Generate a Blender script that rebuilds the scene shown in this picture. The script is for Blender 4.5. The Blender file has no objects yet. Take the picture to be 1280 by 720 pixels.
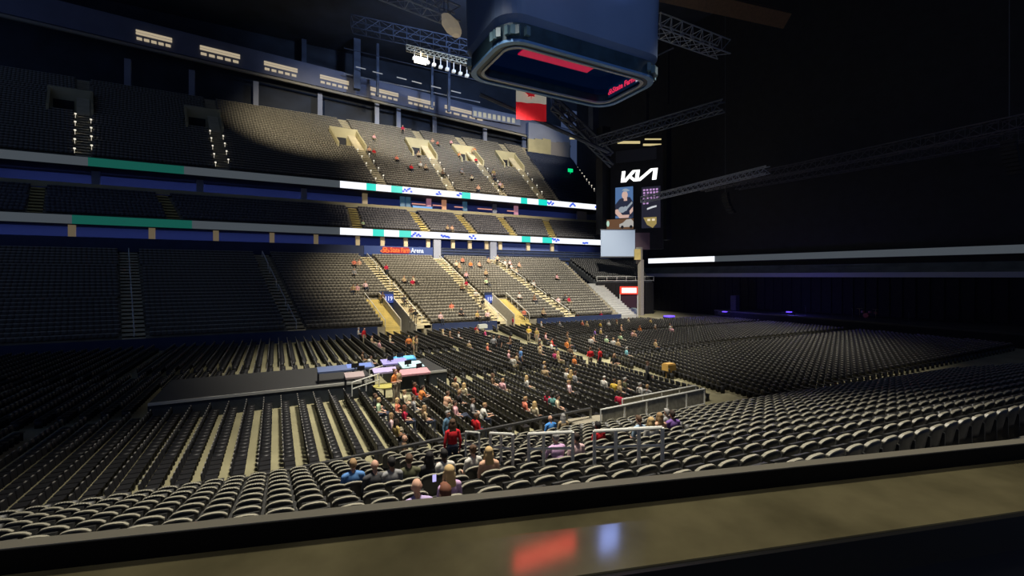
import bpy, bmesh, math, random
import numpy as np
from mathutils import Vector, Matrix
random.seed(7)
SC = bpy.context.scene
COL = SC.collection

# ------------------------------------------------------------------ camera
HC, HOR, FPX = 8.5, 345.0, 560.0           # camera height, horizon row, focal length in pixels of the 1280x720 frame
YAW = math.radians(27.8)                    # X runs along the arena, Y across it
CA, SA = math.cos(YAW), math.sin(YAW)
cam_d = bpy.data.cameras.new('camera'); cam = bpy.data.objects.new('camera', cam_d); COL.objects.link(cam)
cam.location = (0, 0, HC); cam.rotation_euler = (math.radians(90), 0, -YAW)
cam_d.sensor_width = 36; cam_d.lens = FPX/1280*36; cam_d.shift_y = -(360-HOR)/1280
cam_d.clip_start = .05; cam_d.clip_end = 600
SC.camera = cam
# ------------------------------------------------------------------ world, lights, exposure
SC.view_settings.view_transform = 'Standard'; SC.view_settings.look = 'None'
SC.view_settings.gamma = 1; SC.view_settings.use_curve_mapping = False
SC.view_settings.exposure = 0.0
w = bpy.data.worlds.new('world'); SC.world = w; w.use_nodes = True
w.node_tree.nodes['Background'].inputs[0].default_value = (.16, .24, .5, 1)
w.node_tree.nodes['Background'].inputs[1].default_value = .21
def area(loc, tgt, size, power, col, sy=None):
    l = bpy.data.lights.new('suite_fill', 'AREA'); l.shape = 'RECTANGLE'; l.size = size; l.size_y = sy or size
    l.energy = power; l.color = col
    o = bpy.data.objects.new('suite_fill', l); COL.objects.link(o); o.location = loc
    o.rotation_euler = (Vector(tgt)-Vector(loc)).to_track_quat('-Z', 'Y').to_euler(); return o
def spot(loc, tgt, ang, power, col, blend=.5, rad=.3):
    l = bpy.data.lights.new('spot_light', 'SPOT'); l.spot_size = math.radians(ang); l.spot_blend = blend
    l.energy = power; l.color = col; l.shadow_soft_size = rad
    o = bpy.data.objects.new('spot_light', l); COL.objects.link(o); o.location = loc
    o.rotation_euler = (Vector(tgt)-Vector(loc)).to_track_quat('-Z', 'Y').to_euler(); return o
WARM = (1, .86, .62); NEUT = (1, .93, .80); COOL = (.45, .62, 1)
spot((7, 13, 41), (7, 15, 0), 58, 100000, NEUT, .9, 2)        # bank over the near stand
spot((7, 30, 41), (17, 41, 0), 66, 105000, NEUT, .8, 2)        # bank over the floor
spot((46, 30, 43), (44, 44, 0), 76, 120000, NEUT, .7, 2)        # bank over the floor before the stage
spot((22, 50, 44), (24, 76, 7), 54, 150000, (1, .88, .68), .9, 2)        # bank over the lower stand
spot((48, 52, 44), (54, 75, 6), 58, 115000, NEUT, .7, 2)
area((15, 88.4, 15.8), (15, 89.6, 13), 110, 700, (.25, .35, 1), .6)     # unseen blue fill lamps, added to lift the dark suites
area((15, 96.5, 25.3), (15, 98.5, 23), 110, 900, (.25, .35, 1), .6)
spot((2, 88, 55), (8, 110, 43), 80, 27000, WARM, .7, .5)       # lamps under the roof edge, upper deck
spot((26, 88, 55), (30, 111, 42), 80, 27000, WARM, .7, .5)
spot((50, 90, 55), (54, 112, 41), 76, 24000, WARM, .7, .5)
spot((70, 96, 52), (70, 118, 47), 60, 9000, WARM, .7, .5)
spot((34, 58, 34), (36, 92, 21), 78, 60000, (1, .88, .75), .8, 2)  # unseen spot, added to brighten the mezzanine
spot((27, 20, 54), (27, 39, 32), 70, 5200, COOL, .6, 2)        # blue wash on the hanging cube
spot((10, 2, 24), (27, 39, 38), 50, 11000, COOL, .9, 2)
spot((34, 66, 56), (42, 120, 60), 96, 56000, COOL, .8, 2)      # unseen blue wash, added to lift the dark roof
spot((.5, -1.5, 11), (1.2, 1.2, 7.9), 80, 52, WARM, .8, .2)    # lamp of the suite behind the counter

def rayuv(px, fwd):
    r = (px-640)/FPX*fwd
    return (r*CA+fwd*SA, fwd*CA-r*SA)
def PF(px, py, fwd):
    u, v = rayuv(px, fwd); return Vector((u, v, HC-(py-HOR)/FPX*fwd))
def UV(px, v):
    r = (px-640)/FPX; return v*(SA+CA*r)/(CA-SA*r)
def fwd_v(px, v):
    r = (px-640)/FPX; return v/(CA-SA*r)
def P(px, py, v): return PF(px, py, fwd_v(px, v))
def PZ(px, py, z): return PF(px, py, (HC-z)*FPX/(py-HOR))
def proj(p):
    fw = p[0]*SA+p[1]*CA; r = p[0]*CA-p[1]*SA
    if fw < .05: return (-1e5, -1e5, fw)
    return (640+FPX*r/fw, HOR-FPX*(p[2]-HC)/fw, fw)
def plane_hit(px, py, z0, v0, k, ku, dz):
    # surface z = z0 + k*(v-v0) + ku*u, raised by dz
    du, dv = rayuv(px, 1.0); ds = -(py-HOR)/FPX
    # HC + ds*t = z0+dz + k*(dv*t-v0) + ku*du*t
    t = (z0+dz-k*v0-HC)/(ds-k*dv-ku*du)
    return Vector((du*t, dv*t, HC+ds*t-dz))

# ------------------------------------------------------------------ materials
MATS = {}
def mat(name, c, rough=.7, metal=0, em=None, es=1, noise=0, nscale=3, spec=None, bump=0):
    if name in MATS: return MATS[name]
    m = bpy.data.materials.new(name); m.use_nodes = True; nt = m.node_tree; b = nt.nodes['Principled BSDF']
    b.inputs['Base Color'].default_value = (*c, 1); b.inputs['Roughness'].default_value = rough
    b.inputs['Metallic'].default_value = metal
    if spec is not None: b.inputs['Specular IOR Level'].default_value = spec
    if em: b.inputs['Emission Color'].default_value = (*em, 1); b.inputs['Emission Strength'].default_value = es
    if noise:
        tc = nt.nodes.new('ShaderNodeTexCoord'); n = nt.nodes.new('ShaderNodeTexNoise')
        n.inputs['Scale'].default_value = nscale; n.inputs['Detail'].default_value = 5
        rp = nt.nodes.new('ShaderNodeValToRGB')
        rp.color_ramp.elements[0].position = .3; rp.color_ramp.elements[1].position = .7
        rp.color_ramp.elements[0].color = (*[x*(1-noise) for x in c], 1)
        rp.color_ramp.elements[1].color = (*[min(1, x*(1+noise)) for x in c], 1)
        nt.links.new(tc.outputs['Object'], n.inputs['Vector']); nt.links.new(n.outputs['Fac'], rp.inputs[0])
        nt.links.new(rp.outputs[0], b.inputs['Base Color'])
        if bump:
            bp = nt.nodes.new('ShaderNodeBump'); bp.inputs['Strength'].default_value = bump
            nt.links.new(n.outputs['Fac'], bp.inputs['Height']); nt.links.new(bp.outputs[0], b.inputs['Normal'])
    MATS[name] = m; return m
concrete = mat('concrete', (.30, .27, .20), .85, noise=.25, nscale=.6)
floor_m = mat('floor_concrete', (.31, .285, .165), .75, noise=.18, nscale=.4)
stair_m = mat('stair_concrete', (.62, .55, .36), .8, noise=.12, nscale=1)
yellow_m = mat('stair_yellow_paint', (.62, .50, .18), .7, noise=.12, nscale=1)
beige_m = mat('beige_paint', (.50, .45, .26), .7, noise=.08, nscale=.5)
greywall_m = mat('grey_wall_paint', (.30, .33, .42), .7, noise=.06, nscale=.3)
black_m = mat('black_paint', (.012, .013, .017), .7, noise=.3, nscale=.7)
navy_m = mat('navy_paint', (.02, .035, .10), .6, noise=.15, nscale=.6)
drape_m = mat('black_drape', (.008, .008, .010), .95, noise=.3, nscale=2)
roof_m = mat('roof_steel_dark', (.02, .028, .045), .7, noise=.35, nscale=.2)
steel_m = mat('painted_steel', (.07, .09, .14), .5, .3, noise=.2, nscale=.5)
rail_m = mat('galvanised_rail', (.72, .72, .66), .35, 0, noise=.1, nscale=4)
dark_rail_m = mat('dark_rail', (.10, .10, .11), .4, .4, noise=.1, nscale=4)
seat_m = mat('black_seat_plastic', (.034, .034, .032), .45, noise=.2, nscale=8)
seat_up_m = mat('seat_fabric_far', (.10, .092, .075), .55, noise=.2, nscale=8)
highlight_m = mat('seat_top_highlight', (.30, .285, .22), .35, noise=.1, nscale=8)  # highlight of the overhead light on the seat tops, painted in
highlight_far_m = mat('seat_highlight_far', (.50, .47, .38), .45, noise=.1, nscale=3)  # lit seat tops of the far stands, put into the colour
chair_m = mat('black_chair_vinyl', (.014, .014, .016), .5, noise=.2, nscale=8)
chairtop_m = mat('chair_top_glint', (.34, .33, .29), .4, .3, noise=.1, nscale=5)  # glint on the chair tops, painted as a pale dab
white_led = mat('led_white', (.02, .02, .02), .5, em=(.90, .93, 1), es=1.15)
dim_led = mat('led_dim', (.02, .02, .02), .5, em=(.055, .065, .075), es=1)
dimteal_led = mat('led_dim_teal', (.02, .02, .02), .5, em=(.006, .08, .06), es=1)
teal_led = mat('led_teal', (.02, .02, .02), .5, em=(.0, .80, .66), es=.95)
blue_led = mat('led_blue', (.02, .02, .02), .5, em=(.03, .10, .75), es=1.1)
red_led = mat('led_red', (.05, .01, .01), .5, em=(1, .05, .02), es=1.1)
orange_led = mat('led_orange', (.05, .01, .01), .5, em=(1, .22, .03), es=1.2)
warm_lamp = mat('lamp_warm', (.2, .2, .2), .5, em=(1, .82, .55), es=.42)
bright_lamp = mat('lamp_bright', (.2, .2, .2), .5, em=(1, .95, .8), es=3)

# ------------------------------------------------------------------ mesh helpers
class MB:
    def __init__(s): s.v = []; s.f = []; s.m = []; s.mi = 0
    def hexa(s, p):
        n = len(s.v); s.v += [tuple(x) for x in p]
        for f in ((3,2,1,0),(4,5,6,7),(0,1,5,4),(1,2,6,5),(2,3,7,6),(3,0,4,7)):
            s.f.append(tuple(n+i for i in f)); s.m.append(s.mi)
    def box(s, c, d, rz=0, rx=0):
        M = Matrix.Rotation(rz, 3, 'Z') @ Matrix.Rotation(rx, 3, 'X'); c = Vector(c); a, b, e = d[0]/2, d[1]/2, d[2]/2
        s.hexa([c+M@Vector(q) for q in ((-a,-b,-e),(a,-b,-e),(a,b,-e),(-a,b,-e),(-a,-b,e),(a,-b,e),(a,b,e),(-a,b,e))])
    def quad(s, *p):
        n = len(s.v); s.v += [tuple(x) for x in p]; s.f.append(tuple(range(n, n+len(p)))); s.m.append(s.mi)
    def slab(s, pts, z0, z1):
        # vertical prism over a plan polygon (counter-clockwise)
        n = len(s.v); k = len(pts)
        s.v += [(p[0], p[1], z0) for p in pts]+[(p[0], p[1], z1) for p in pts]
        s.f.append(tuple(n+i for i in reversed(range(k)))); s.f.append(tuple(n+k+i for i in range(k)))
        for i in range(k):
            j = (i+1) % k; s.f.append((n+i, n+j, n+k+j, n+k+i))
        s.m += [s.mi]*(k+2)
    def plate(s, a, b, t, z0a, z1a, z0b=None, z1b=None):
        # upright plate from plan point a to b, thickness t
        z0b = z0a if z0b is None else z0b; z1b = z1a if z1b is None else z1b
        a = Vector(a[:2]); b = Vector(b[:2]); d = (b-a).normalized(); n = Vector((-d.y, d.x))*t/2
        q = [a-n, b-n, b+n, a+n]
        s.hexa([(*q[0], z0a), (*q[1], z0b), (*q[2], z0b), (*q[3], z0a), (*q[0], z1a), (*q[1], z1b), (*q[2], z1b), (*q[3], z1a)])
    def tube(s, pts, r, n=6):
        pts = [Vector(p) for p in pts]; base = len(s.v)
        for i, p in enumerate(pts):
            d = (pts[min(i+1, len(pts)-1)]-pts[max(i-1, 0)]).normalized()
            up = Vector((0,0,1)) if abs(d.z) < .95 else Vector((1,0,0))
            a = d.cross(up).normalized(); b = a.cross(d)
            for k in range(n):
                t = 2*math.pi*k/n; s.v.append(tuple(p+(a*math.cos(t)+b*math.sin(t))*r))
        for i in range(len(pts)-1):
            for k in range(n):
                q = (k+1) % n; s.f.append((base+i*n+k, base+i*n+q, base+(i+1)*n+q, base+(i+1)*n+k)); s.m.append(s.mi)
        s.f.append(tuple(base+k for k in range(n))); s.f.append(tuple(base+(len(pts)-1)*n+k for k in reversed(range(n)))); s.m += [s.mi]*2
    def mesh(s, name, mats):
        me = bpy.data.meshes.new(name); me.from_pydata(s.v, [], s.f)
        for m in (mats if isinstance(mats, (list, tuple)) else [mats]): me.materials.append(m)
        if any(s.m): me.polygons.foreach_set('material_index', s.m)
        me.update(); return me
    def build(s, name, mats, parent=None, origin=None):
        o = bpy.data.objects.new(name, s.mesh(name, mats)); COL.objects.link(o)
        if origin is not None and parent is None:
            o.data.transform(Matrix.Translation(-Vector(origin))); o.location = origin
        if parent is not None:
            o.parent = parent
            o.data.transform(Matrix.Translation(-parent.location))
        return o
def tag(o, label=None, cat=None, group=None, kind=None):
    if label: o['label'] = label
    if cat: o['category'] = cat
    if group: o['group'] = group
    if kind: o['kind'] = kind
    return o
def thing(name, loc, label, cat, group=None, rz=0):
    o = bpy.data.objects.new(name, None); COL.objects.link(o); o.location = loc; o.rotation_euler[2] = rz
    o.empty_display_size = .2
    return tag(o, label, cat, group)
def scatter(name, tmb, mats, xf):
    """one mesh of many copies of a template: xf rows are x, y, z, rotation"""
    T = np.array(tmb.v, dtype=np.float32); xf = np.array(xf, dtype=np.float32); K = len(xf); N = len(T)
    c, s_ = np.cos(xf[:, 3])[:, None], np.sin(xf[:, 3])[:, None]
    X = T[None, :, 0]*c-T[None, :, 1]*s_+xf[:, 0:1]; Y = T[None, :, 0]*s_+T[None, :, 1]*c+xf[:, 1:2]; Z = T[None, :, 2]+xf[:, 2:3]
    V = np.stack([X, Y, Z], 2).reshape(-1, 3)
    fl = np.array([len(f) for f in tmb.f]); fi = np.concatenate([np.array(f) for f in tmb.f])
    L = (fi[None, :]+np.arange(K)[:, None]*N).ravel(); lens = np.tile(fl, K)
    me = bpy.data.meshes.new(name); me.vertices.add(K*N); me.vertices.foreach_set('co', V.ravel())
    me.loops.add(len(L)); me.loops.foreach_set('vertex_index', L.astype(np.int32))
    me.polygons.add(len(lens)); st = np.concatenate([[0], np.cumsum(lens)[:-1]])
    me.polygons.foreach_set('loop_start', st.astype(np.int32))
    me.polygons.foreach_set('loop_total', lens.astype(np.int32))
    for m in mats: me.materials.append(m)
    me.polygons.foreach_set('material_index', np.tile(np.array(tmb.m), K).astype(np.int32))
    me.update(calc_edges=True); me.validate()
    o = bpy.data.objects.new(name, me); COL.objects.link(o); return o
def text_mesh(s, name, size_h, m, parent=None, M=None, depth=.03, shear=0, bold=0):
    cu = bpy.data.curves.new(name, 'FONT'); cu.body = s; cu.size = size_h*1.38; cu.extrude = depth/2; cu.shear = shear
    cu.offset = bold; cu.align_x = 'CENTER'; cu.align_y = 'CENTER'; cu.resolution_u = 2
    t = bpy.data.objects.new('tmp', cu); COL.objects.link(t)
    dg = bpy.context.evaluated_depsgraph_get(); me = bpy.data.meshes.new_from_object(t.evaluated_get(dg)); me.name = name
    bpy.data.objects.remove(t); me.materials.clear(); me.materials.append(m)
    if M is not None: me.transform(M)
    o = bpy.data.objects.new(name, me); COL.objects.link(o)
    if parent is not None: me.transform(Matrix.Translation(-parent.location)); o.parent = parent
    return o
def face_frame(a, b, z, off=0):
    """matrix placing local XY art on the upright wall from plan point a to b, seen from the right-hand side of a->b"""
    a = Vector((*a[:2], 0)); b = Vector((*b[:2], 0)); d = (b-a).normalized(); n = Vector((d.y, -d.x, 0))
    M = Matrix.Identity(4)
    for i in range(3): M[i][0] = d[i]; M[i][1] = (0,0,1)[i]; M[i][2] = n[i]
    c = (a+b)/2+n*off; M[0][3], M[1][3], M[2][3] = c.x, c.y, z
    return M
# ================================================================== STRUCTURE
def struct(mb, name, mats): return tag(mb.build(name, mats), kind='structure')
def box_struct(name, c, d, m):
    q = MB(); q.box(c, d); return struct(q, name, m)
box_struct('floor', (28, 52, -.15), (150, 150, .3), floor_m)
box_struct('ceiling', (28, 52, 68), (150, 160, .4), roof_m)

STANDS = []
def stand(name, ribs, n, aisle_w, seats_label, seat_tpl, seat_mats, aisles=None, holes=(), pitch=.55, conc=concrete, seat_skip=None, stairmat=None):
    """ribs: ((u,v,z) front, (u,v,z) back), left to right, facing -Y.  Rows are real steps, aisles real half steps."""
    R = [(Vector(a), Vector(b)) for a, b in ribs]
    def pt(i, t): return R[i][0].lerp(R[i][1], t)
    q = MB(); xf = []
    for i in range(len(R)-1):
        for r in range(n):
            t0, t1 = r/n, (r+1)/n
            a, b, c, d = pt(i, t0), pt(i+1, t0), pt(i+1, t1), pt(i, t1)
            row = (b-a).length; dirv = (b-a).normalized()
            lo, hi = 0, row
            for (hi_i, side, ht0, ht1, wd) in holes:
                if ht0 <= t0 < ht1-1e-6:
                    if side > 0 and hi_i == i: lo = wd
                    if side < 0 and hi_i == i+1: hi = row-wd
            a2, b2 = a+dirv*lo, a+dirv*hi
            dd = (d-a); dd2 = (c-b); d2 = a2+dd.lerp(dd2, lo/row); c2 = a2*0+b2+dd.lerp(dd2, hi/row)
            z0 = a.z; zb = z0-1.2
            q.hexa([(a2.x,a2.y,zb),(b2.x,b2.y,zb),(c2.x,c2.y,zb),(d2.x,d2.y,zb),(a2.x,a2.y,z0),(b2.x,b2.y,z0),(c2.x,c2.y,z0),(d2.x,d2.y,z0)])
            s0 = max(lo, aisle_w/2)+.35; s1 = min(hi, row-aisle_w/2)-.35
            k = int((s1-s0)/pitch)
            if k > 0:
                off = s0+((s1-s0)-k*pitch)/2
                rz = math.atan2(dirv.y, dirv.x)+math.pi
                for j in range(k+1):
                    p = a+dirv*(off+j*pitch)+(d-a)*.55
                    if seat_skip and seat_skip(p): continue
                    xf.append((p.x, p.y, z0, rz))
    o = struct(q, name, conc)
    st = MB()
    for i in (aisles if aisles is not None else range(len(R))):
        for r in range(n):
            for h in (0, .5):
                t0, t1 = (r+h)/n, (r+h+.5)/n
                a, d = pt(i, t0), pt(i, t1); j = i+1 if i+1 < len(R) else i-1
                dr = (pt(j, t0)-a).normalized()*(1 if j > i else -1)*aisle_w/2
                z = pt(i, r/n).z+(.03 if h == 0 else .03+(pt(i, (r+1)/n).z-pt(i, r/n).z)/2)
                st.hexa([*( (x.x, x.y, z-.5) for x in (a-dr, a+dr, d+dr, d-dr)), *((x.x, x.y, z) for x in (a-dr, a+dr, d+dr, d-dr))])
    if st.v: struct(st, name.replace('stand', 'stair').replace('deck', 'stair'), stairmat or stair_m)
    if xf and seat_tpl:
        s = scatter('arena_seats', seat_tpl, seat_mats, xf)
        tag(s, seats_label, 'seats', kind='stuff')
    return pt
# low seat for the far stands: back with its lit top painted as a pale strip, folded pan
def far_tpl(w=.53):
    q = MB(); q.mi = 0; q.box((0, -.16, .56), (w, .07, .46), 0, -.15)
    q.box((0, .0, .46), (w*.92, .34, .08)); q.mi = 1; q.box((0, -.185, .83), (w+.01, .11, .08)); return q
FT = far_tpl()

# ---- lower stand on the far side
ZF, ZB, VF, VB = 1.3, 12.15, 64.0, 86.0
LR = [(-46, -56), (-30, -37), (-14, -19.5), (2.5, -2.2), (19.2, 14.6), (31.6, 28.5), (45.5, 40.2), (56.5, 58.8)]
def lr(uf, ub, t0=0): return ((uf+(ub-uf)*t0, VF+(VB-VF)*t0, ZF+(ZB-ZF)*t0), (ub, VB, ZB))
stand('lower_stand', [lr(*x) for x in LR], 26, 2.1, 'rows of grey arena seats filling the far lower stand', FT, [seat_up_m, highlight_far_m],
      aisles=[1, 2, 3, 4, 5, 6], holes=[(4, -1, 0, .34, 5.6), (5, 1, 0, .30, 5.4), (1, -1, 0, .45, 5.6)])
# the block beside the stage starts half way up, its shade mixed into the colours
e0 = (61.5, 76.0, 7.3); e1 = (58.8+1.4, VB, ZB)
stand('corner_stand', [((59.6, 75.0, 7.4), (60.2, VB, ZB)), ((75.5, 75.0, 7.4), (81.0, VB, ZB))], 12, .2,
      'dark seat rows of the corner block beside the stage', FT, [seat_m, mat('shaded_seat_top', (.06, .06, .065), .5)], aisles=[], conc=mat('shaded_concrete', (.05, .055, .06), .8, noise=.2))
# wide pale steps closing the lower stand on the right
q = MB()
for r in range(16):
    t = r/16*.55; a = Vector((56.5+(58.8-56.5)*t, VF+22*t, 0)); z = ZF+(ZB-ZF)*t
    q.box((a.x+1.9-.0, a.y+.4, z/2), (3.9, .85, z))
struct(q, 'corner_stair', mat('pale_grey_concrete', (.42, .42, .40), .8, noise=.1))
# walls below / around the lower stand
q = MB()
for a, b in ((-46, 12.5), (20.4, 31.0), (38.4, 56.5)): q.plate((a, VF-.1), (b, VF-.1), .2, 0, ZF+.15)
struct(q, 'wall_floor_side', navy_m)
# entry channels (vomitories) of the lower stand
def entry(i, side, t1, w_hole, w_stair, stair_side, sign_txt, lab, num):
    uf, ub = LR[i]
    def pp(s, t): return Vector((uf+side*s+(ub-uf)*t, VF+22*t, ZF+(ZB-ZF)*t))
    s0, s1 = (.65, w_hole-w_stair) if stair_side > 0 else (.65, w_hole-w_stair)
    q = MB()
    for s, h in ((1.15, .12), (s1, 1.0)):                 # sloping parapets
        a, b = pp(s, 0), pp(s, t1); q.plate(a, b, .16, 0, a.z+h, 0, b.z+h)
    struct(q, 'trim_%d' % num, mat('parapet_concrete', (.50, .47, .38), .75, noise=.1))
    q = MB(); a, b = pp(1.15, t1), pp(s1, t1); q.plate(a, b, .2, 0, b.z+1.1); struct(q, 'wall_entry_back_%d' % num, navy_m)
    q = MB(); a, b, c, d = pp(.8, 0), pp(s1, 0), pp(s1, t1), pp(.8, t1)
    q.hexa([(p.x, p.y, -.02) for p in (a, b, c, d)]+[(p.x, p.y, .03) for p in (a, b, c, d)]); struct(q, 'floor_entry_%d' % num, black_m)
    q = MB(); nst = 26
    for k in range(nst):
        t = t1*k/nst; p = pp((s1+w_hole)/2, t); q.box((p.x, p.y+.2, p.z/2), (abs(w_hole-s1)-.1, 22*t1/nst+.02, p.z))
    q.box((pp((s1+w_hole)/2, 0).x, VF-.35, .4), (abs(w_hole-s1)-.1, .7, .8))
    q.box((pp((s1+w_hole)/2, 0).x, VF-.95, .2), (abs(w_hole-s1)-.1, .6, .4))
    struct(q, 'entry_stair_%d' % num, yellow_m)
    a, b = pp(1.15, t1), pp(s1, t1)
    if side < 0: a, b = b, a
    zc = pp(0, t1).z+.2; r = thing('section_sign', ((a.x+b.x)/2, a.y-.25, zc-.8), lab, 'sign', 'section signs over the entry channels')
    m = MB(); m.plate((a.x+.1, a.y-.18), (b.x-.1, b.y-.18), .12, zc-.9, zc+.45); m.build('panel', mat('sign_blue', (.04, .07, .30), .5, em=(.05, .10, .5), es=.35), r)
    text_mesh(sign_txt, 'number', .72, mat('sign_glow', (.8, .85, 1), .5, em=(.6, .7, 1), es=.8), r, face_frame(a, b, zc-.25, .27) @ Matrix.Translation((.3, 0, 0)) @ Matrix.Scale(.85, 4, (1, 0, 0)))['kind'] = 'stuff'
    # handrail on the free side of the stair
    rr = thing('stair_handrail', (pp(w_hole, 0).x, VF, 0), ('pale handrail beside the yellow stair at left entry channel' if num == 1 else 'pale handrail beside the yellow stair at middle entry channel' if num == 2 else 'pale handrail of the stair in the dim left stand'), 'handrail')
    a, b = pp(w_hole, .0), pp(w_hole, t1); up = Vector((0, 0, 1.0))
    m = MB(); m.tube([a+up, b+up], .06); m.build('top_rail', rail_m, rr)
    for k in range(5):
        c = a.lerp(b, k/4); m = MB(); m.tube([c, c+up], .045); m.build('post', rail_m, rr)
entry(4, -1, .34, 5.6, 2.2, 1, '119', 'glowing blue section sign at the head of left entry channel', 1)
entry(5, 1, .30, 5.4, 2.8, 1, '118', 'glowing blue section sign at the head of middle entry channel', 2)
entry(1, -1, .45, 5.6, 2.2, 1, '121', 'blue section sign above the entry channel in the dim left stand', 3)
# handrails up the aisles of the lower stand
for i, lab in ((4, 'long grey handrail up the stair beside the left entry channel'), (5, 'long grey handrail up the stair left of middle entry channel'),
               (6, 'long grey handrail up the stair between middle and right blocks'), (3, 'long handrail up the stair left of the lit red sign'),
               (2, 'handrail up the second stair in the dim left stand'), (1, 'handrail up the farthest stair in the dim left stand')):
    uf, ub = LR[i]; r = thing('aisle_handrail', (uf, VF, ZF), lab, 'handrail', 'aisle handrails of the far lower stand')
    for k in range(4):
        t0, t1 = .03+k*.245, .03+k*.245+.19
        a, b = (Vector((uf+(ub-uf)*t-.0, VF+22*t, ZF+(ZB-ZF)*t)) for t in (t0, t1)); up = Vector((0, 0, .95))
        m = MB(); m.tube([a, a+up, b+up, b], .07, 5); m.build('rail_loop', rail_m, r)
# drape and lit sign under the corner block
q = MB()
for k in range(26):
    a = 59.9+k*.62; q.box((a, 74.8+.12*(k % 2), 3.5), (.62, .25, 7.2))
tag(q.build('black_drape', drape_m, None, (68, 74.8, 0)), 'black pleated drape hanging under the corner seat block', 'drape')
r = thing('corner_railing', (67, 74.7, 7.2), 'thin grey railing along the front of the corner seat block', 'railing')
m = MB(); m.tube([(59.8, 75.1, 8.4), (76, 75.1, 8.4)], .06); m.build('top_rail', rail_m, r)
m = MB(); m.tube([(59.8, 75.1, 7.5), (76, 75.1, 7.5)], .06); m.build('bottom_rail', rail_m, r)
for k in range(7):
    m = MB(); m.tube([(59.8+k*2.7, 75.1, 7.3), (59.8+k*2.7, 75.1, 8.4)], .045); m.build('post', rail_m, r)
a = PF(775, 363, 92); b = PF(797, 363, 92)
r = thing('exit_sign_box', ((a.x+b.x)/2, (a.y+b.y)/2, 0), 'red and white glowing sign box above black curtain doorway beside stage', 'sign')
m = MB(); m.plate(a, b, .4, 4.75, 6.35); m.build('housing', red_led, r)
M = face_frame(a, b, 5.55, .24); m = MB(); m.box((0, 0, 0), (3.0, 1.05, .08)); o = m.build('lit_face', mat('led_pink_white', (.1,.1,.1), .5, em=(1, .72, .66), es=1.6)); o.data.transform(M); o.data.transform(Matrix.Translation(-r.location)); o.parent = r
m = MB(); m.plate(a+Vector((.1, .1, 0)), b+Vector((-.1, .1, 0)), .25, 2.0, 4.75); m.build('banner', mat('dark_red_drape', (.03, .008, .02), .9), r)
for c in (a, b):
    m = MB(); m.tube([(c.x, c.y, 0), (c.x, c.y, 4.8)], .09); m.build('pole', rail_m, r)

# ---- suite band, mezzanine, upper suites
UL, UR = -52, 77
q = MB(); q.box(((UL+UR)/2, 90.5, 14.4), (UR-UL, .3, 3.6)); struct(q, 'wall_lower_suites', mat('suite_wall', (.10, .12, .22), .8))
q = MB(); q.box(((UL+UR)/2, 86.95, 13.1), (UR-UL, .25, 2.2)); struct(q, 'wall_suite_front', navy_m)
q = MB(); q.box(((UL+UR)/2, 88.6, 12.0), (UR-UL, 3.6, .3)); struct(q, 'floor_lower_suites', black_m)
q = MB(); q.box(((UL+UR)/2, 88.6, 16.05), (UR-UL, 4, .3)); struct(q, 'ceiling_lower_suites', black_m)
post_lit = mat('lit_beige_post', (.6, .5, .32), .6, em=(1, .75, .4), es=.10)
for i, px in enumerate((447, 478, 507, 535, 566, 587, 608, 625, 660, 690, 395, 340, 270, 190, 90)):
    u = UV(px, 87.3); q = MB(); q.box((u, 87.3, 14.8), (.75, .5, 2.3)); struct(q, 'suite_post', post_lit)
for px in (546, 616):
    u = UV(px, 86.8); q = MB(); q.box((u, 86.8, 14.1), (1.5, .7, 4.4)); struct(q, 'suite_pier', greywall_m)
u0, u1 = UV(617, 87), UV(700, 87)
q = MB(); q.box(((u0+u1)/2, 88, 14.4), (u1-u0, .2, 2.6)); struct(q, 'wall_blue_lit', mat('blue_lit_wall', (.10, .14, .32), .6, em=(.05, .08, .28), es=.25))
r = thing('club_railing', (u0, 86.7, 12.6), 'bluish railing in front of the blue lit club wall', 'railing')
for z in (12.9, 13.5, 14.1):
    m = MB(); m.tube([(UV(552, 86.7), 86.7, z), (UV(752, 86.7), 86.7, z)], .06, 5); m.build('rail', steel_m, r)
for k in range(16):
    u = UV(552, 86.7)+k*(UV(752, 86.7)-UV(552, 86.7))/15; m = MB(); m.tube([(u, 86.7, 12.6), (u, 86.7, 14.15)], .05, 5); m.build('post', steel_m, r)
# red lit logo sign on the suite front
ua, ub_ = UV(478, 86.6), UV(526, 86.6)
r = thing('lit_fascia_sign', ((ua+ub_)/2, 86.5, 12.0), 'red and white lit lettering sign on navy suite fascia', 'sign')
m = MB(); m.plate((UV(455, 86.7), 86.72), (UV(541, 86.7), 86.72), .12, 12.5, 14.2); m.build('backing_panel', mat('sign_navy', (.03, .06, .2), .5, em=(.02, .05, .2), es=.3), r)
L_ = ub_-ua
def onface(mb, name, m_, M, parent):
    o = mb.build(name, m_); o.data.transform(M); o.data.transform(Matrix.Translation(-parent.location)); o.parent = parent; return o
M0 = face_frame((ua, 86.6), (ub_, 86.6), 13.45, .1)
m = MB()
for (cx, cy) in ((-.42, -.22), (.42, -.22), (0, .28)):       # three-oval emblem
    for k in range(14):
        t0, t1 = 2*math.pi*k/14, 2*math.pi*(k+1)/14
        m.quad(*[Vector((cx+rx*math.cos(t), cy+ry*math.sin(t), .02)) for t, rx, ry in ((t0, .42, .27), (t1, .42, .27), (t1, .26, .14), (t0, .26, .14))])
onface(m, 'emblem', orange_led, M0 @ Matrix.Translation((-L_*.44, 0, .05)), r)
m = MB(); m.box((0, 0, -.02), (L_*.68, 1.15, .04)); onface(m, 'red_glow_strip', mat('led_red_dim', (.05,.01,.01), .5, em=(.75, .02, .02), es=.7), M0 @ Matrix.Translation((-L_*.16, 0, 0)), r)
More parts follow.
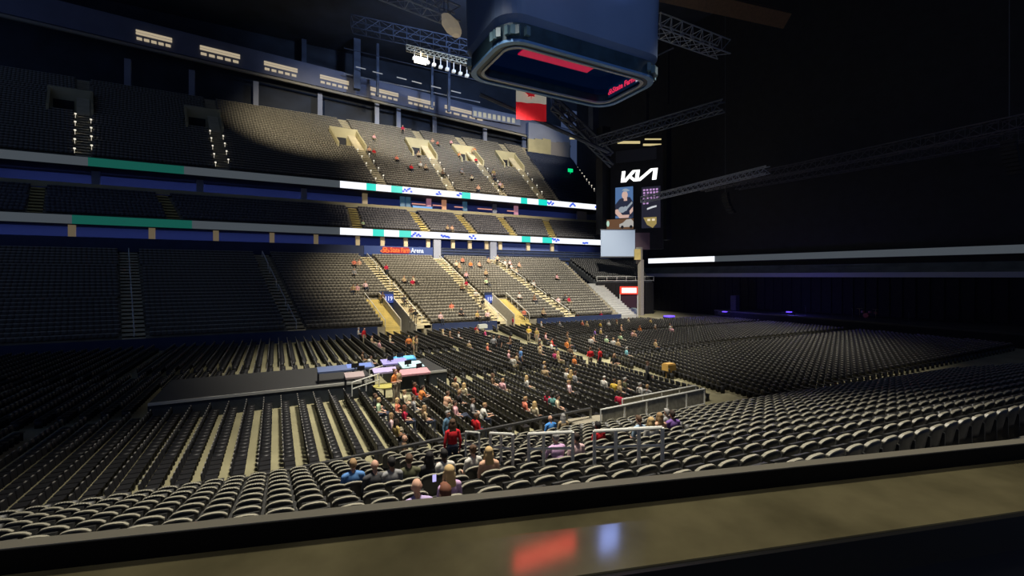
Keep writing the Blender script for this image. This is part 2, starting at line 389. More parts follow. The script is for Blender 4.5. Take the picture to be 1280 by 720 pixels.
text_mesh('State Farm', 'red_lettering', .95, orange_led, r, M0 @ Matrix.Translation((-L_*.045, 0, .06)) @ Matrix.Scale(.68, 4, (1, 0, 0)), bold=.02)
text_mesh('Arena', 'white_lettering', .95, mat('led_soft_white', (.1,.1,.1), .5, em=(.8, .87, 1), es=1.1), r, M0 @ Matrix.Translation((L_*.40, 0, .06)) @ Matrix.Scale(.78, 4, (1, 0, 0)), bold=.03)

def ribbon(name, a, b, z0, z1, segs, lab, t=.25):
    """LED ribbon board from a to b; segs = (fraction0, fraction1, kind)"""
    a = Vector(a); b = Vector(b); r = thing(name, ((a+b)/2).to_3d()+Vector((0, 0, z0)), lab, 'display')
    m = MB(); d = (b-a).normalized(); n = Vector((d.y, -d.x)); m.plate(a-n*.15, b-n*.15, t, z0-.1, z1+.1); m.build('housing', black_m, r)
    for f0, f1, k in segs:
        p, s = a.lerp(b, f0), a.lerp(b, f1); m = MB()
        if k == 'b':                                           # scattered blue motifs on white
            m.plate(p, s, .06, z0, z1); m.build('white_panel', white_led, r); m = MB(); nn = max(2, int((s-p).length/.55)); rnd = random.Random(int(f0*1000))
            for j in range(nn*2):
                c = p.lerp(s, (j+.5)/(nn*2))+n*.06; zz = z0+(z1-z0)*rnd.uniform(.2, .8); m.plate(c-d*.24, c+d*.24, .03, zz-.2, zz+.2)
            m.build('blue_motif', blue_led, r)['kind'] = 'stuff'
        else:
            m.plate(p, s, .06, z0, z1); m.build({'w': 'white_panel', 't': 'teal_panel', 'd': 'dim_panel', 'g': 'dim_teal_panel'}[k], {'w': white_led, 't': teal_led, 'd': dim_led, 'g': dimteal_led}[k], r)
    return r
def segs_px(v, u0, u1, marks):
    f = [((UV(px, v)-u0)/(u1-u0), k) for px, k in marks]; out = []
    for (a, k), (b, _) in zip(f, f[1:]+[(1, 'w')]):
        a = max(a, 0); b = min(max(b, 0), 1)
        if b > a: out.append((a, b, k))
    return out
u1 = UV(752, 86.2)
ribbon('lower_ribbon_display', (UL, 86.2), (u1, 86.2), 16.0, 17.25,
       segs_px(86.2, UL, u1, [(-140, 'd'), (90, 'g'), (240, 'd'), (425, 'w'), (466, 't'), (480, 'w'), (499, 't'), (514, 'b'), (526, 'w'), (551, 'b'), (562, 'w'), (586, 'b'), (595, 'w'), (652, 't'), (663, 'w'), (678, 't'), (690, 'b'), (699, 'w'), (728, 'b'), (735, 'w')]),
       'lower white LED ribbon board with teal and blue bits, above lower suites')
# mezzanine seats
zm0, zm1 = 17.3, 22.2
mr = [(-46, -47), (-30, -32), (-14, -17)]+[(UV(a, 87), UV(b, 94)) for a, b in ((447, 440), (533, 514), (593, 572), (643, 625), (692, 682))]+[(76, 80)]
stand('mezzanine_deck', [((a, 87, zm0), (b, 94, zm1)) for a, b in mr], 9, 1.6, 'narrow band of greyish seats between the two ribbon boards', FT, [mat('mezz_seat', (.09, .09, .10), .6, noise=.3, nscale=2), mat('mezz_highlight', (.30, .29, .28), .5, noise=.3)], aisles=range(1, 8), stairmat=yellow_m)
q = MB(); q.box(((UL+UR)/2+2, 94.6, 22.7), (UR-UL, .5, .9)); struct(q, 'wall_mezzanine_back', beige_m)
q = MB(); q.box(((UL+UR)/2, 97.5, 22.0), (UR-UL, 6, .3)); struct(q, 'floor_upper_suites', black_m)
q = MB(); q.box(((UL+UR)/2, 100, 24.0), (UR-UL, .3, 5)); struct(q, 'wall_upper_suites', mat('suite_wall', (.10, .12, .22), .8))
q = MB(); q.box(((UL+UR)/2, 95, 25.6), (UR-UL, 8.5, .35)); struct(q, 'ceiling_upper_suites', black_m)
for px, c in ((456, 'w'), (503, 'c'), (510, 'c'), (536, 'p'), (555, 'o'), (581, 'c'), (618, 'g'), (645, 'p'), (727, 'd'), (380, 'g'), (250, 'g'), (120, 'g')):
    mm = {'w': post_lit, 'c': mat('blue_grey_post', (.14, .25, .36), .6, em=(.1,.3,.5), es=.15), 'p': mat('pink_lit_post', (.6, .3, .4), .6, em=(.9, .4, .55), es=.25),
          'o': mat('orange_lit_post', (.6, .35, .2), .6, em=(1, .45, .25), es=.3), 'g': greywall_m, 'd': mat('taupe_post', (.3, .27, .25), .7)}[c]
    q = MB(); q.box((UV(px, 95.5), 95.5, 24.2), (1.0 if c != 'd' else 3, .5, 2.8)); struct(q, 'upper_suite_post', mm)
r = thing('lit_bar_counter', (UV(528, 95), 95, 22.2), 'bright blue glowing bar counter inside upper suites', 'counter')
m = MB(); m.plate((UV(516, 95.1), 95.1), (UV(540, 95.1), 95.1), .5, 22.3, 23.55); m.build('lit_front', mat('led_bar_blue', (.1,.1,.1), .5, em=(.02, .35, .9), es=.9), r)
m = MB(); m.plate((UV(515, 95.1), 95.1), (UV(541, 95.1), 95.1), .7, 23.55, 23.65); m.build('counter_top', greywall_m, r)
for k, (p0, p1) in enumerate(((515, 532), (541, 558), (568, 582), (597, 615), (634, 646))):
    m = MB(); m.plate((UV(p0, 95.4), 95.4), (UV(p1, 95.4), 95.4), .15, 24.0, 24.22); tag(m.build('cove_light_strip', mat('led_coral', (.1,.1,.1), .5, em=(1, .42, .30), es=.7), None, (UV((p0+p1)/2, 95.4), 95.4, 24.0)), '%s coral light strip in upper suites, counted from left' % ('first', 'second', 'third', 'fourth', 'fifth')[k], 'light', 'coral strips in the upper suites')
u1 = UV(756, 90.6)
ribbon('upper_ribbon_display', (UL, 90.6), (u1, 90.6), 25.3, 26.6,
       segs_px(90.6, UL, u1, [(-140, 'd'), (110, 'g'), (230, 'd'), (425, 'w'), (458, 't'), (470, 'w'), (489, 't'), (503, 'b'), (515, 'w'), (545, 'b'), (551, 'w'), (571, 'b'), (577, 't'), (588, 'w'), (651, 't'), (659, 'w'), (673, 't'), (684, 'b'), (692, 'w'), (712, 'b'), (719, 'w'), (744, 'b'), (748, 't')]),
       'upper white LED ribbon board with teal and blue bits, under upper deck')
# ---- upper deck
def ud(pf, pb): return ((UV(pf, 91), 91, 26.7), (UV(pb, 119), 119, 47.6))
ur = [((-44, 91, 26.7), (-54, 119, 47.6)), ((-26, 91, 26.7), (-34, 119, 47.6)), ((-8, 91, 26.7), (-13, 119, 47.6))]
ur += [ud(478, 427), ud(565, 519), ud(630, 572), ud(678, 626)]
upt = stand('upper_deck', ur+[((UV(700, 91), 91, 26.7), (UV(655, 119), 119, 47.6))], 34, 1.8, 'long rows of seats on the steep upper deck', FT, [seat_up_m, highlight_far_m], aisles=[1, 2, 3, 4, 5, 6],
      holes=[(i, -1, .48, .72, 4.6) for i in (1, 2, 3, 4, 5, 6)]+[(i, 1, .48, .72, 1.2) for i in (1, 2, 3, 4, 5, 6)])
# unlit end block, shade put into its colours, stepping down at the back
stand('upper_deck_end', [((UV(700, 91), 91, 26.7), (UV(655, 116), 116, 45.4)), ((UV(754, 91), 91, 26.7), (UV(716, 116), 116, 43.4))], 28, .6, 'unlit seat rows at the stage end of upper deck', FT,
      [mat('unlit_seat', (.015, .025, .06), .6, noise=.2), mat('unlit_seat_top', (.03, .05, .11), .6)], aisles=[], conc=mat('unlit_concrete', (.02, .03, .06), .8, noise=.2))
for n_, i in enumerate((1, 2, 3, 4, 5, 6)):                       # concrete entry boxes in the upper deck
    f, b = Vector(ur[i][0]), Vector(ur[i][1]); L = lambda s, t: f.lerp(b, t)+Vector((s, 0, 0))
    q = MB()
    for s in (-4.6, 1.2): q.plate(L(s, .48), L(s, .72), .35, L(s, .48).z-1, L(s, .48).z+1.2, L(s, .72).z-1, L(s, .72).z+1.2)
    q.plate(L(-4.8, .72), L(1.4, .72), .5, L(0, .48).z-1, L(0, .72).z+1.35)
    struct(q, 'wall_deck_entry_%d' % (n_+1), beige_m)
    q = MB(); q.plate(L(-4.0, .72)+Vector((0, -.35, 0)), L(-1.2, .72)+Vector((0, -.35, 0)), .1, L(0, .48).z, L(0, .48).z+4.0); struct(q, 'door_%d' % (n_+1), black_m)
    q = MB(); c = L(-1.7, .6); q.box((c.x, c.y, L(0, .48).z), (5.6, 28*.24, .3)); struct(q, 'floor_deck_entry_%d' % (n_+1), stair_m)
    # aisle step lights, small white lamps at the seat ends
    for k in range(9):
        p = L(1.0 if k % 2 else -1.0, .03+k*.05); m = MB(); m.box((0, 0, .7), (.24, .2, .2)); m.box((0, 0, .35), (.04, .04, .7))
        o = m.build('step_light', mat('step_lamp', (.5,.5,.5), .5, em=(1, .93, .75), es=.9)); o.location = p
        tag(o, 'small white step light, %s up the %s upper deck stair from the left' % (('first', 'second', 'third', 'fourth', 'fifth', 'sixth', 'seventh', 'eighth', 'ninth')[k], ('first', 'second', 'third', 'fourth', 'fifth', 'sixth')[n_]), 'light', 'step lights of the upper deck stairs')
m0 = bpy.data.objects.get('step_light')
for k in range(12):
    p = Vector((UV(754, 91), 91, 26.7)).lerp(Vector((UV(716, 116), 116, 43.4)), .05+k*.08)+Vector((.4, 0, .2)); o = m0.copy(); COL.objects.link(o); o.location = p
    tag(o, '%s step light from bottom along the dark stage end of upper deck' % ('first', 'second', 'third', 'fourth', 'fifth', 'sixth', 'seventh', 'eighth', 'ninth', 'tenth', 'eleventh', 'twelfth')[k], 'light', 'step lights at the dark end of the upper deck')
# back wall, piers, roof-edge fascia with lit louvres
q = MB(); q.box((10, 126, 50), (150, .4, 40)); struct(q, 'wall_back', roof_m)
q = MB(); q.box((12, 121.5, 47.4), (120, 5, .4)); struct(q, 'floor_upper_concourse', concrete)
for k, px in enumerate((471, 498, 543, 606, 655, 400, 320, 240, 160)):
    q = MB(); q.box((UV(px, 123), 123, 51), (1.1, .8, 7.6)); struct(q, 'concourse_pier', greywall_m)
fz = lambda px, y: P(px, y, 120.5).z
fas = MB()
A = Vector((-60, 120.5)); ua = UV(438, 120.5); ub2 = UV(712, 120.5)
def zt(u): return 60.0-(u-ua)*.055
def zb(u): return 55.0-(u-ua)*.055
fas.plate((-60, 120.5), (ub2, 120.5), .6, zb(-60), zt(-60), zb(ub2), zt(ub2))
struct(fas, 'wall_roof_fascia', mat('fascia_blue_grey', (.15, .17, .25), .7, em=None, noise=.1, nscale=.3))
q = MB(); q.plate((-60, 120.1), (ub2, 120.1), .6, zb(-60)-.9, zb(-60)-.35, zb(ub2)-.9, zb(ub2)-.35); struct(q, 'trim_9', mat('fascia_lip', (.30, .28, .22), .7))
for k, (p0, p1) in enumerate(((463, 498), (510, 543), (556, 605), (400, 436), (330, 372), (250, 300), (170, 215))):
    u0, u1 = UV(p0, 120.1), UV(p1, 120.1); r = thing('louvre_light', ((u0+u1)/2, 120, zb(u0)+1.5), ('leftmost', 'middle', 'rightmost')[k]+' lit warm louvre strip on roof fascia left of flag' if k < 3 else ('first', 'second', 'third', 'fourth')[k-3]+' warm louvre strip beyond the thick column, counted leftward', 'light', 'louvre lights on the roof fascia')
    for j, dz in enumerate((2.55, 2.0)):
        m = MB(); m.plate((u0, 120.1), (u1, 120.1), .3, zb(u0)+dz, zb(u0)+dz+.38, zb(u1)+dz, zb(u1)+dz+.38); m.build('louvre', warm_lamp, r)
    for j in range(5):
        f = (j+.1)/5; a = u0+(u1-u0)*f; b = a+(u1-u0)*.14; m = MB(); m.plate((a, 120.1), (b, 120.1), .3, zb(a)+.9, zb(a)+1.4, zb(b)+.9, zb(b)+1.4); m.build('lamp', warm_lamp, r)
# glazed box with lit window row beside the flag
q = MB(); q.plate((UV(590, 119.4), 119.4), (UV(650, 119.4), 119.4), .5, 54.2, 57.2); struct(q, 'wall_control_room', greywall_m)
for k in range(9):
    u0 = UV(592+k*6, 119.1); m = MB(); m.plate((u0, 119.1), (u0+.95, 119.1), .1, 54.6, 56.0); tag(m.build('window_%d' % (k+1), mat('window_warm', (.2,.2,.2), .3, em=(.9, .85, .6), es=.38)), kind='structure')
# stepped grey end wall panels above the end block
def pw(px, y, v): return P(px, y, v).z
q = MB(); q.plate((UV(660, 119), 119), (UV(712, 119), 119), .8, pw(686, 186, 119)-2, pw(686, 158, 119)); struct(q, 'wall_end_panel', greywall_m)
q = MB()
for a, b, y in ((660, 668, 196), (668, 678, 200), (678, 688, 204)): q.plate((UV(a, 118), 118), (UV(b, 118), 118), .6, pw((a+b)/2, y, 118)-3, pw((a+b)/2, 174, 118))
struct(q, 'wall_end_panel_beige', beige_m)
q = MB()
for a, b, y in ((688, 696, 206), (696, 704, 209), (704, 711, 212)): q.plate((UV(a, 118), 118), (UV(b, 118), 118), .6, pw((a+b)/2, y, 118)-3, pw((a+b)/2, 178, 118))
struct(q, 'wall_end_panel_step', mat('taupe_wall', (.30, .28, .27), .7, noise=.05))
# dark wall closing the stage end
EA, EB = Vector((84.5, 86.0)), Vector((97.0, -6.0))
q = MB(); q.plate((UV(722, 122), 122), (84.5+.8, 86), .6, 0, 68); q.plate(EA+Vector((.8, 0)), EB+Vector((.8, 0)), .6, 0, 68); struct(q, 'wall_stage_end', black_m)
# ================================================================== STAGE END
def E(s, off=0):                       # plan point along the stage-end wall, off = metres in front of it
    d = (EB-EA); n = Vector((d.y, -d.x)).normalized(); p = EA+d*s+n*off*-1 if n.x > 0 else EA+d*s+n*off
    return p
q = MB()
for k in range(3):
    q.plate(E(.0, 1.9-.6*k), E(1, 1.9-.6*k), .62, 9.0, 9.5+.55*k)
struct(q, 'stage_end_terrace', mat('green_grey_seats', (.09, .11, .10), .7, noise=.3, nscale=.5))
q = MB(); q.plate(E(.0, 2.4), E(1, 2.4), .5, 8.3, 9.1); struct(q, 'trim_2', mat('pale_ledge', (.36, .37, .40), .6))
a, b = E(.015, 1.0), E(.97, 1.0)
ribbon('stage_end_ribbon_display', a, b, 11.7, 12.9, [(0, .20, 'w'), (.20, 1, 'd')], 'plain white LED ribbon board above the terrace at the stage end')
q = MB(); nfo = 110
for k in range(nfo):
    p0, p1 = E(.01+.97*k/nfo, 2.2+.14*(k % 2)), E(.01+.97*(k+1)/nfo, 2.2+.14*(k % 2)); q.plate(p0, p1, .16, 0, 8.3)
tag(q.build('stage_drape', drape_m, None, (*E(.5, 2.2), 0)), 'tall black pleated drape behind the stage under the pale ledge', 'drape')
c = P(800, 345, 81)
q = MB(); c = PF(801, 345, 97); q.box((c.x, c.y, 6.0), (.9, .9, 12)); q.box((c.x+.5, c.y+1.0, 13), (1.0, 1.0, 3.6)); struct(q, 'stage_end_column', mat('column_paint', (.38, .36, .30), .7, noise=.1))
q = MB(); a, b = PF(793, 317, 96.5), PF(800.5, 317, 96.5); q.plate(a, b, .5, 12.0, 14.3); struct(q, 'wall_yellow_lit', yellow_m)
# video tower
ta, tb = PF(764, 200, 106), PF(829, 200, 101)
def tz(py): return HC-(py-HOR)/FPX*103.5
r = thing('video_tower', (ta.x, ta.y, 0), 'black video tower beside the stage with two lit screens and white lettering', 'screen')
m = MB(); m.plate(ta, tb, .8, tz(312), tz(185)); m.build('frame', black_m, r)
m = MB(); m.plate(ta.lerp(tb, .1), tb.lerp(ta, .12), .9, tz(202), tz(187)); m.build('header_panel', mat('dark_header', (.05, .055, .07), .5), r)
def TM(px0, px1, py0, py1):            # art frame for a rectangle on the tower face
    f0, f1 = ((px-764)/65 for px in (px0, px1)); A_, B_ = ta.lerp(tb, f0), ta.lerp(tb, f1)
    return face_frame(A_, B_, (tz(py0)+tz(py1))/2, .45), (B_-A_).to_2d().length, abs(tz(py0)-tz(py1))
def art(mb, name, m_, M): return onface(mb, name, m_, M, r)
def poly(mb, pts, z=0, sx=1, sy=1): mb.quad(*[Vector((x*sx, y*sy, z)) for x, y in pts])
# white lettering
M, Wd, Ht = TM(777, 825, 213, 227); logo = mat('led_logo_white', (.1,.1,.1), .5, em=(1, 1, .97), es=1.7); m = MB(); th = .30
def stroke(p, s, z=.05, wv=th):
    m.quad(Vector((p[0], p[1], z)), Vector((p[0]+wv, p[1], z)), Vector((s[0]+wv, s[1], z)), Vector((s[0], s[1], z)))
sc_ = Wd/3.7
X = lambda x, y: ((x-1.85)*sc_, (y-.5)*Ht)
for (p, s, wv) in (((0, 0), (.12, 1), .34), ((.10, .0), (1.15, 1), .42), ((.62, .52), (1.25, 0), .40), ((1.35, 0), (1.5, 1), .36), ((1.45, 0), (2.85, 1), .46), ((3.0, .0), (3.14, 1), .40)):
    (x0, y0), (x1, y1) = X(*p), X(*s); stroke((x0, y0), (x1, y1), .05, wv*sc_)
art(m, 'white_lettering', logo, M)
# left screen: player in a cap with a guitar
def em(n, c, es=.8): return mat(n, (.02,.02,.02), .5, em=c, es=es)
M, Wd, Ht = TM(770, 792.5, 233, 272)
def ell(cx, cy, rx, ry, z, n=14, a0=0, a1=2*math.pi):
    m.quad(*[Vector((cx+rx*math.cos(a0+(a1-a0)*k/n), cy+ry*math.sin(a0+(a1-a0)*k/n), z)) for k in range(n)])
m = MB(); m.box((0, 0, 0), (Wd, Ht, .05)); art(m, 'left_screen', em('scr_blue', (.10, .20, .42)), M)
m = MB(); poly(m, [(-.5, -.42), (.5, -.5), (.5, .0), (.33, .16), (.05, .18), (-.25, .12), (-.5, -.05)], .06, Wd, Ht); art(m, 'dark_shirt_image', em('scr_shirt', (.025, .03, .06)), M)
m = MB(); ell(.04*Wd, .24*Ht, .17*Wd, .13*Ht, .08); poly(m, [(-.02, .05), (.18, .05), (.16, .2), (0, .2)], .075, Wd, Ht)
art(m, 'head_image', em('scr_skin', (.75, .50, .42)), M); m = MB()
poly(m, [(-.5, -.22), (-.36, -.2), (-.1, -.40), (.3, -.40), (.25, -.5), (-.25, -.5), (-.5, -.34)], .08, Wd, Ht); poly(m, [(.3, -.28), (.5, -.15), (.5, -.3), (.34, -.4)], .08, Wd, Ht)
art(m, 'arms_image', em('scr_skin', (.75, .50, .42)), M)['kind'] = 'stuff'
m = MB(); ell(.07*Wd, .36*Ht, .2*Wd, .085*Ht, .09, 10, 0, math.pi); poly(m, [(.0, .33), (.3, .37), (.3, .40), (.0, .38)], .09, Wd, Ht); art(m, 'cap_image', em('scr_cap', (.35, .42, .50)), M)
m = MB(); ell(-.12*Wd, -.23*Ht, .2*Wd, .10*Ht, .10); ell(.08*Wd, -.20*Ht, .12*Wd, .08*Ht, .10); poly(m, [(.05, -.2), (.44, .02), (.48, -.04), (.1, -.27)], .10, Wd, Ht); art(m, 'guitar_image', em('scr_guitar', (.35, .40, .46)), M)
# lower left screen: pale car on brown
M, Wd, Ht = TM(756, 793, 273, 286)
m = MB(); m.box((0, 0, 0), (Wd, Ht, .05)); art(m, 'lower_screen', em('scr_brown', (.16, .08, .04)), M)
m = MB(); poly(m, [(.02, -.3), (.02, .0), (.14, .12), (.26, .42), (.42, .46), (.5, .2), (.5, -.3)], .06, Wd, Ht); art(m, 'car_image', em('scr_car', (.50, .48, .45)), M)
m = MB(); ell(.12*Wd, -.3*Ht, .05*Wd, .16*Ht, .08); ell(.42*Wd, -.3*Ht, .05*Wd, .16*Ht, .08); art(m, 'wheel_image', em('scr_dark', (.01, .01, .012)), M)
m = MB(); ell(-.38*Wd, .1*Ht, .05*Wd, .3*Ht, .08); art(m, 'pale_cup_image', em('scr_mint', (.55, .8, .65)), M)
# right screen: blurred purple and white rows
M, Wd, Ht = TM(803, 826, 235, 286)
m = MB(); m.box((0, 0, 0), (Wd, Ht, .05)); art(m, 'right_screen', em('scr_night', (.02, .02, .035)), M)
m = MB(); rnd = random.Random(4)
for row, n in ((.42, 5), (.35, 5), (.28, 4), (.22, 5), (.10, 2)):
    for k in range(n):
        x = -.42+k*.17+rnd.uniform(0, .04); poly(m, [(x, row-.02), (x+.11, row-.02), (x+.11, row+.025), (x, row+.025)], .06, Wd, Ht)
art(m, 'purple_blocks_image', em('scr_purple', (.62, .36, .72)), M)['kind'] = 'stuff'
m = MB(); poly(m, [(-.2, -.06), (.1, -.02), (.3, -.0), (.3, .04), (.05, .02), (-.2, -.02)], .06, Wd, Ht); art(m, 'white_streak_image', em('scr_white', (.75, .78, .82)), M)
m = MB(); poly(m, [(-.4, -.24), (.3, -.24), (.3, -.4), (.1, -.5), (-.2, -.42)], .06, Wd, Ht); art(m, 'gold_image', em('scr_gold', (.40, .30, .10)), M)
m = MB()
for x in (-.18, .06): poly(m, [(x, -.33), (x+.15, -.33), (x+.15, -.28), (x, -.28)], .08, Wd, Ht)
art(m, 'headlights_image', em('scr_lamp', (1, .85, .6)), M)
# big pale projection screen and brown panel
a, b = PF(751, 300, 97), PF(793.5, 300, 97); z_ = lambda py: HC-(py-HOR)/FPX*97
r2 = thing('projection_screen', ((a.x+b.x)/2, a.y, z_(322)), 'blank pale grey projection screen below the video tower', 'screen')
m = MB(); m.plate(a, b, .3, z_(320.5), z_(287.5)); m.build('surface', mat('projection_cloth', (.24, .29, .36), .8, em=(.40, .50, .66), es=.42), r2)
m = MB(); m.plate(a-(b-a)*.02, b+(b-a)*.02, .5, z_(322), z_(320.5)); m.plate(a-(b-a)*.02, b+(b-a)*.02, .5, z_(287.5), z_(286.5)); m.build('border', dark_rail_m, r2)
a, b = PF(794, 300, 99), PF(812, 300, 99); m = MB(); m.plate(a, b, .3, HC+33/FPX*99, HC+54/FPX*99)
tag(m.build('brown_panel', mat('brown_panel_paint', (.14, .09, .11), .7), None, (a.x, a.y, HC+33/FPX*99)), 'plain dull brown panel right of projection screen', 'panel')
q = MB()
for (px0, px1, y, h) in ((772, 800, 178, 3), (806, 829, 174, 1.4), (804, 829, 181, 2.4), (712, 726, 173, 2), (748, 762, 173, 2)):
    a, b = PF(px0, y, 110), PF(px1, y, 110); q.plate(a, b, .2, a.z-h*.1, a.z+h*.1)
tag(q.build('ceiling_strip_light', mat('lamp_amber', (.1,.1,.1), .5, em=(1, .82, .4), es=.6), None, PF(800, 178, 110)), 'amber strip lights high above the video tower', 'light')
# stage: platform, equipment, blue lamps
r = thing('stage_platform', (84, 37, 0), 'low black stage platform before the tall drape', 'stage')
m = MB(); m.slab([(77, 14), (92.5, 14), (87.5, 60), (77, 60)], 1.55, 1.8); m.build('deck', mat('stage_deck', (.02, .02, .022), .5), r)
m = MB(); m.plate((77.1, 14.1), (77.1, 59.9), .1, 0, 1.55); m.build('skirt', drape_m, r)
def speaker_stack(x, y, z, lab):
    r = thing('speaker_stack', (x, y, z), lab, 'speaker')
    for k in range(3):
        m = MB(); m.box((x, y, z+.5+k*.98), (1.0, 1.2, .94)); m.build('cabinet', black_m, r)
        m = MB(); m.box((x-.52, y, z+.5+k*.98), (.05, 1.0, .8)); m.build('grille', mat('grille', (.03, .03, .03), .9), r)
speaker_stack(78.5, 17.5, 1.8, 'black speaker stack on the near end of the stage')
speaker_stack(78.5, 56.5, 1.8, 'black speaker stack on the far end of the stage')
def line_array(x, y, z, lab):
    r = thing('line_array', (x, y, z), lab, 'speaker')
    for k in range(9):
        a = -.08*k; m = MB(); m.box((x+.03*k*k, y, z-k*.42), (.7, 1.3, .38)); m.build('cabinet', black_m, r)
    m = MB(); m.tube([(x, y, z), (x, y, 60)], .04, 4); m.build('hoist_cable', dark_rail_m, r)
line_array(75, 19, 24, 'black hanging line array over the near end of the stage')
line_array(75, 56, 24, 'black hanging line array over the far end of the stage')
r = thing('drum_kit', (84, 37, 1.8), 'small drum kit at the middle of dark stage', 'instrument')
m = MB(); m.tube([(83.4, 37, 2.2), (83.9, 37, 2.2)], .38, 14); m.build('bass_drum', mat('drum_shell', (.25, .05, .05), .3), r)
for dx, dy, z in ((0, -.5, 2.6), (0, .5, 2.6), (.5, -1, 2.5)):
    m = MB(); m.tube([(83.7+dx, 37+dy, z), (83.7+dx, 37+dy, z+.3)], .24, 12); m.build('tom', MATS['drum_shell'], r)
for dy in (-1.1, 1.1):
    m = MB(); m.tube([(84, 37+dy, 3.2), (84, 37+dy, 3.22)], .4, 14); m.tube([(84, 37+dy, 1.8), (84, 37+dy, 3.2)], .02, 4); m.build('cymbal', mat('brass', (.6, .45, .15), .3, .9), r)
for k, (x, y) in enumerate(((79.5, 30), (79.5, 37), (79.5, 44))):
    m = MB(); m.tube([(x, y, 1.8), (x, y, 3.4)], .025, 5); m.tube([(x, y, 3.4), (x-.35, y, 3.5)], .03, 5); m.tube([(x, y, 1.8), (x, y, 1.84)], .2, 10)
    tag(m.build('microphone_stand', dark_rail_m, None, (x, y, 1.8)), ('near', 'middle', 'far')[k]+' thin microphone stand on the stage front', 'stand', 'microphone stands')
blue_lamp = mat('lamp_blue', (.1,.1,.1), .5, em=(.12, .05, 1), es=2.2)
for k, (px, py, f, lab) in enumerate(((836, 397, 88, 'violet blue stage lamp left of the stage, at the floor'), (905, 391.5, 84, 'blue stage lamp at the far end of the stage'), (985, 392, 78, 'blue stage lamp near the microphone stands'), (1090, 388, 80, 'blue stage lamp under near speakers'))):
    p = PF(px, py, f); r = thing('stage_lamp', p, lab, 'light')
    m = MB(); m.box(p, (1.5, 1.5, .5)); m.build('housing', black_m, r); m = MB(); m.box(p+Vector((-.2, -.3, .3)), (1.7, 1.2, .25) if k == 0 else (.7, .6, .15)); m.build('lens', blue_lamp, r)
    l = bpy.data.lights.new('stage_glow', 'POINT'); l.energy = 260 if k == 0 else 420; l.color = (.15, .12, 1); l.shadow_soft_size = .3
    o = bpy.data.objects.new('stage_glow', l); COL.objects.link(o); o.location = p+Vector((-.8, -.8, 1.5))
# ================================================================== ROOF STEEL
def truss(name, a, b, w, lab, m_=None, n=None, r_=.12, cat='truss'):
    a = Vector(a); b = Vector(b); L = (b-a).length; n = n or max(3, int(L/w)); d = (b-a).normalized()
    s = d.cross(Vector((0,0,1))).normalized()*w/2; u = Vector((0,0,w/2)); ch = [s+u, -s+u, -s-u, s-u]
    r = thing(name, a, lab, cat)
    for c in ch:
        m = MB(); m.tube([a+c, b+c], r_, 5); m.build('chord', m_ or steel_m, r)
    m = MB()
    for k in range(n):
        p, q2 = a.lerp(b, k/n), a.lerp(b, (k+1)/n)
        for i in range(4): m.tube([p+ch[i], q2+ch[(i+1) % 4]], r_*.6, 4)
        m.tube([p+ch[0], p+ch[1], p+ch[2], p+ch[3], p+ch[0]], r_*.6, 4)
    m.build('lattice', m_ or steel_m, r); return r
pale_steel = mat('pale_steel', (.30, .34, .42), .5, .2, noise=.15)
truss('roof_truss', PF(462, -22, 60), PF(572, 22, 66), 2.2, 'grey lattice roof truss above the pale lamp hood at upper left', pale_steel)
truss('roof_truss', PF(440, 30, 95), PF(590, 62, 100), 2.6, 'dark blue lattice girder crossing behind the cube', steel_m)
truss('catwalk', PF(508, 60, 95), PF(640, 92, 100), 1.0, 'narrow catwalk with small lamps left of the cube', mat('catwalk_rail', (.45, .40, .28), .5), n=24, r_=.08)
truss('roof_truss', PF(818, 30, 70), PF(905, 62, 80), 2.4, 'pale lattice truss right of the cube', pale_steel)
truss('roof_truss', PF(690, 128, 100), PF(765, 200, 100), 2.6, 'dark diagonal girder between the flag and the black tower', steel_m, n=7, r_=.35)
truss('roof_truss', PF(745, 178, 96), PF(905, 132, 80), 1.8, 'lattice girder rising to the right above the lit lettering', steel_m, r_=.16)
truss('stage_truss', PF(803, 250, 92), PF(960, 212, 70), 1.1, 'bright lattice truss passing before right screen', pale_steel, r_=.09)
truss('stage_truss', (75, 14, 26), (75, 61, 26), 1.4, 'long lattice truss over the stage front', dark_rail_m, r_=.09)
truss('stage_truss', (88, 14, 27), (84, 60, 27), 1.4, 'long lattice truss over the stage back', dark_rail_m, r_=.09)
for k, (px, y0, y1, f, wd, lab) in enumerate(((446, -40, 112, 112, 2.0, 'thick blue-grey roof hanger column at upper left'), (472, 55, 120, 112, .8, 'thin roof hanger beside the thick column'), (540, 80, 135, 112, .7, 'thin roof hanger left of the cube'),
      (561, 60, 140, 112, .8, 'roof hanger just left of the cube corner'), (742, 125, 172, 108, 2.2, 'dark roof hanger below the cube, centre right'), (808, 115, 170, 104, 1.0, 'thin roof hanger right of the cube'), (754, 160, 292, 107, 3.0, 'wide black pier left of the video tower'),
      (833, 150, 300, 105, 2.0, 'black pier right of the video tower'), (380, -40, 100, 112, 1.4, 'roof hanger column in the dim left roof'), (240, -60, 90, 112, 1.4, 'far left roof hanger column'), (835, 40, 130, 104, .6, 'thin roof hanger at the right of cube'))):
    a, b = PF(px, y1, f), PF(px, y0, f); q = MB(); q.box(((a.x+b.x)/2, (a.y+b.y)/2, (a.z+min(b.z, 67.5))/2), (wd*.8, wd*.8, min(b.z, 67.5)-a.z), 0)
    tag(q.build('roof_hanger', steel_m if f > 107.5 else black_m, None, a), lab, 'column')
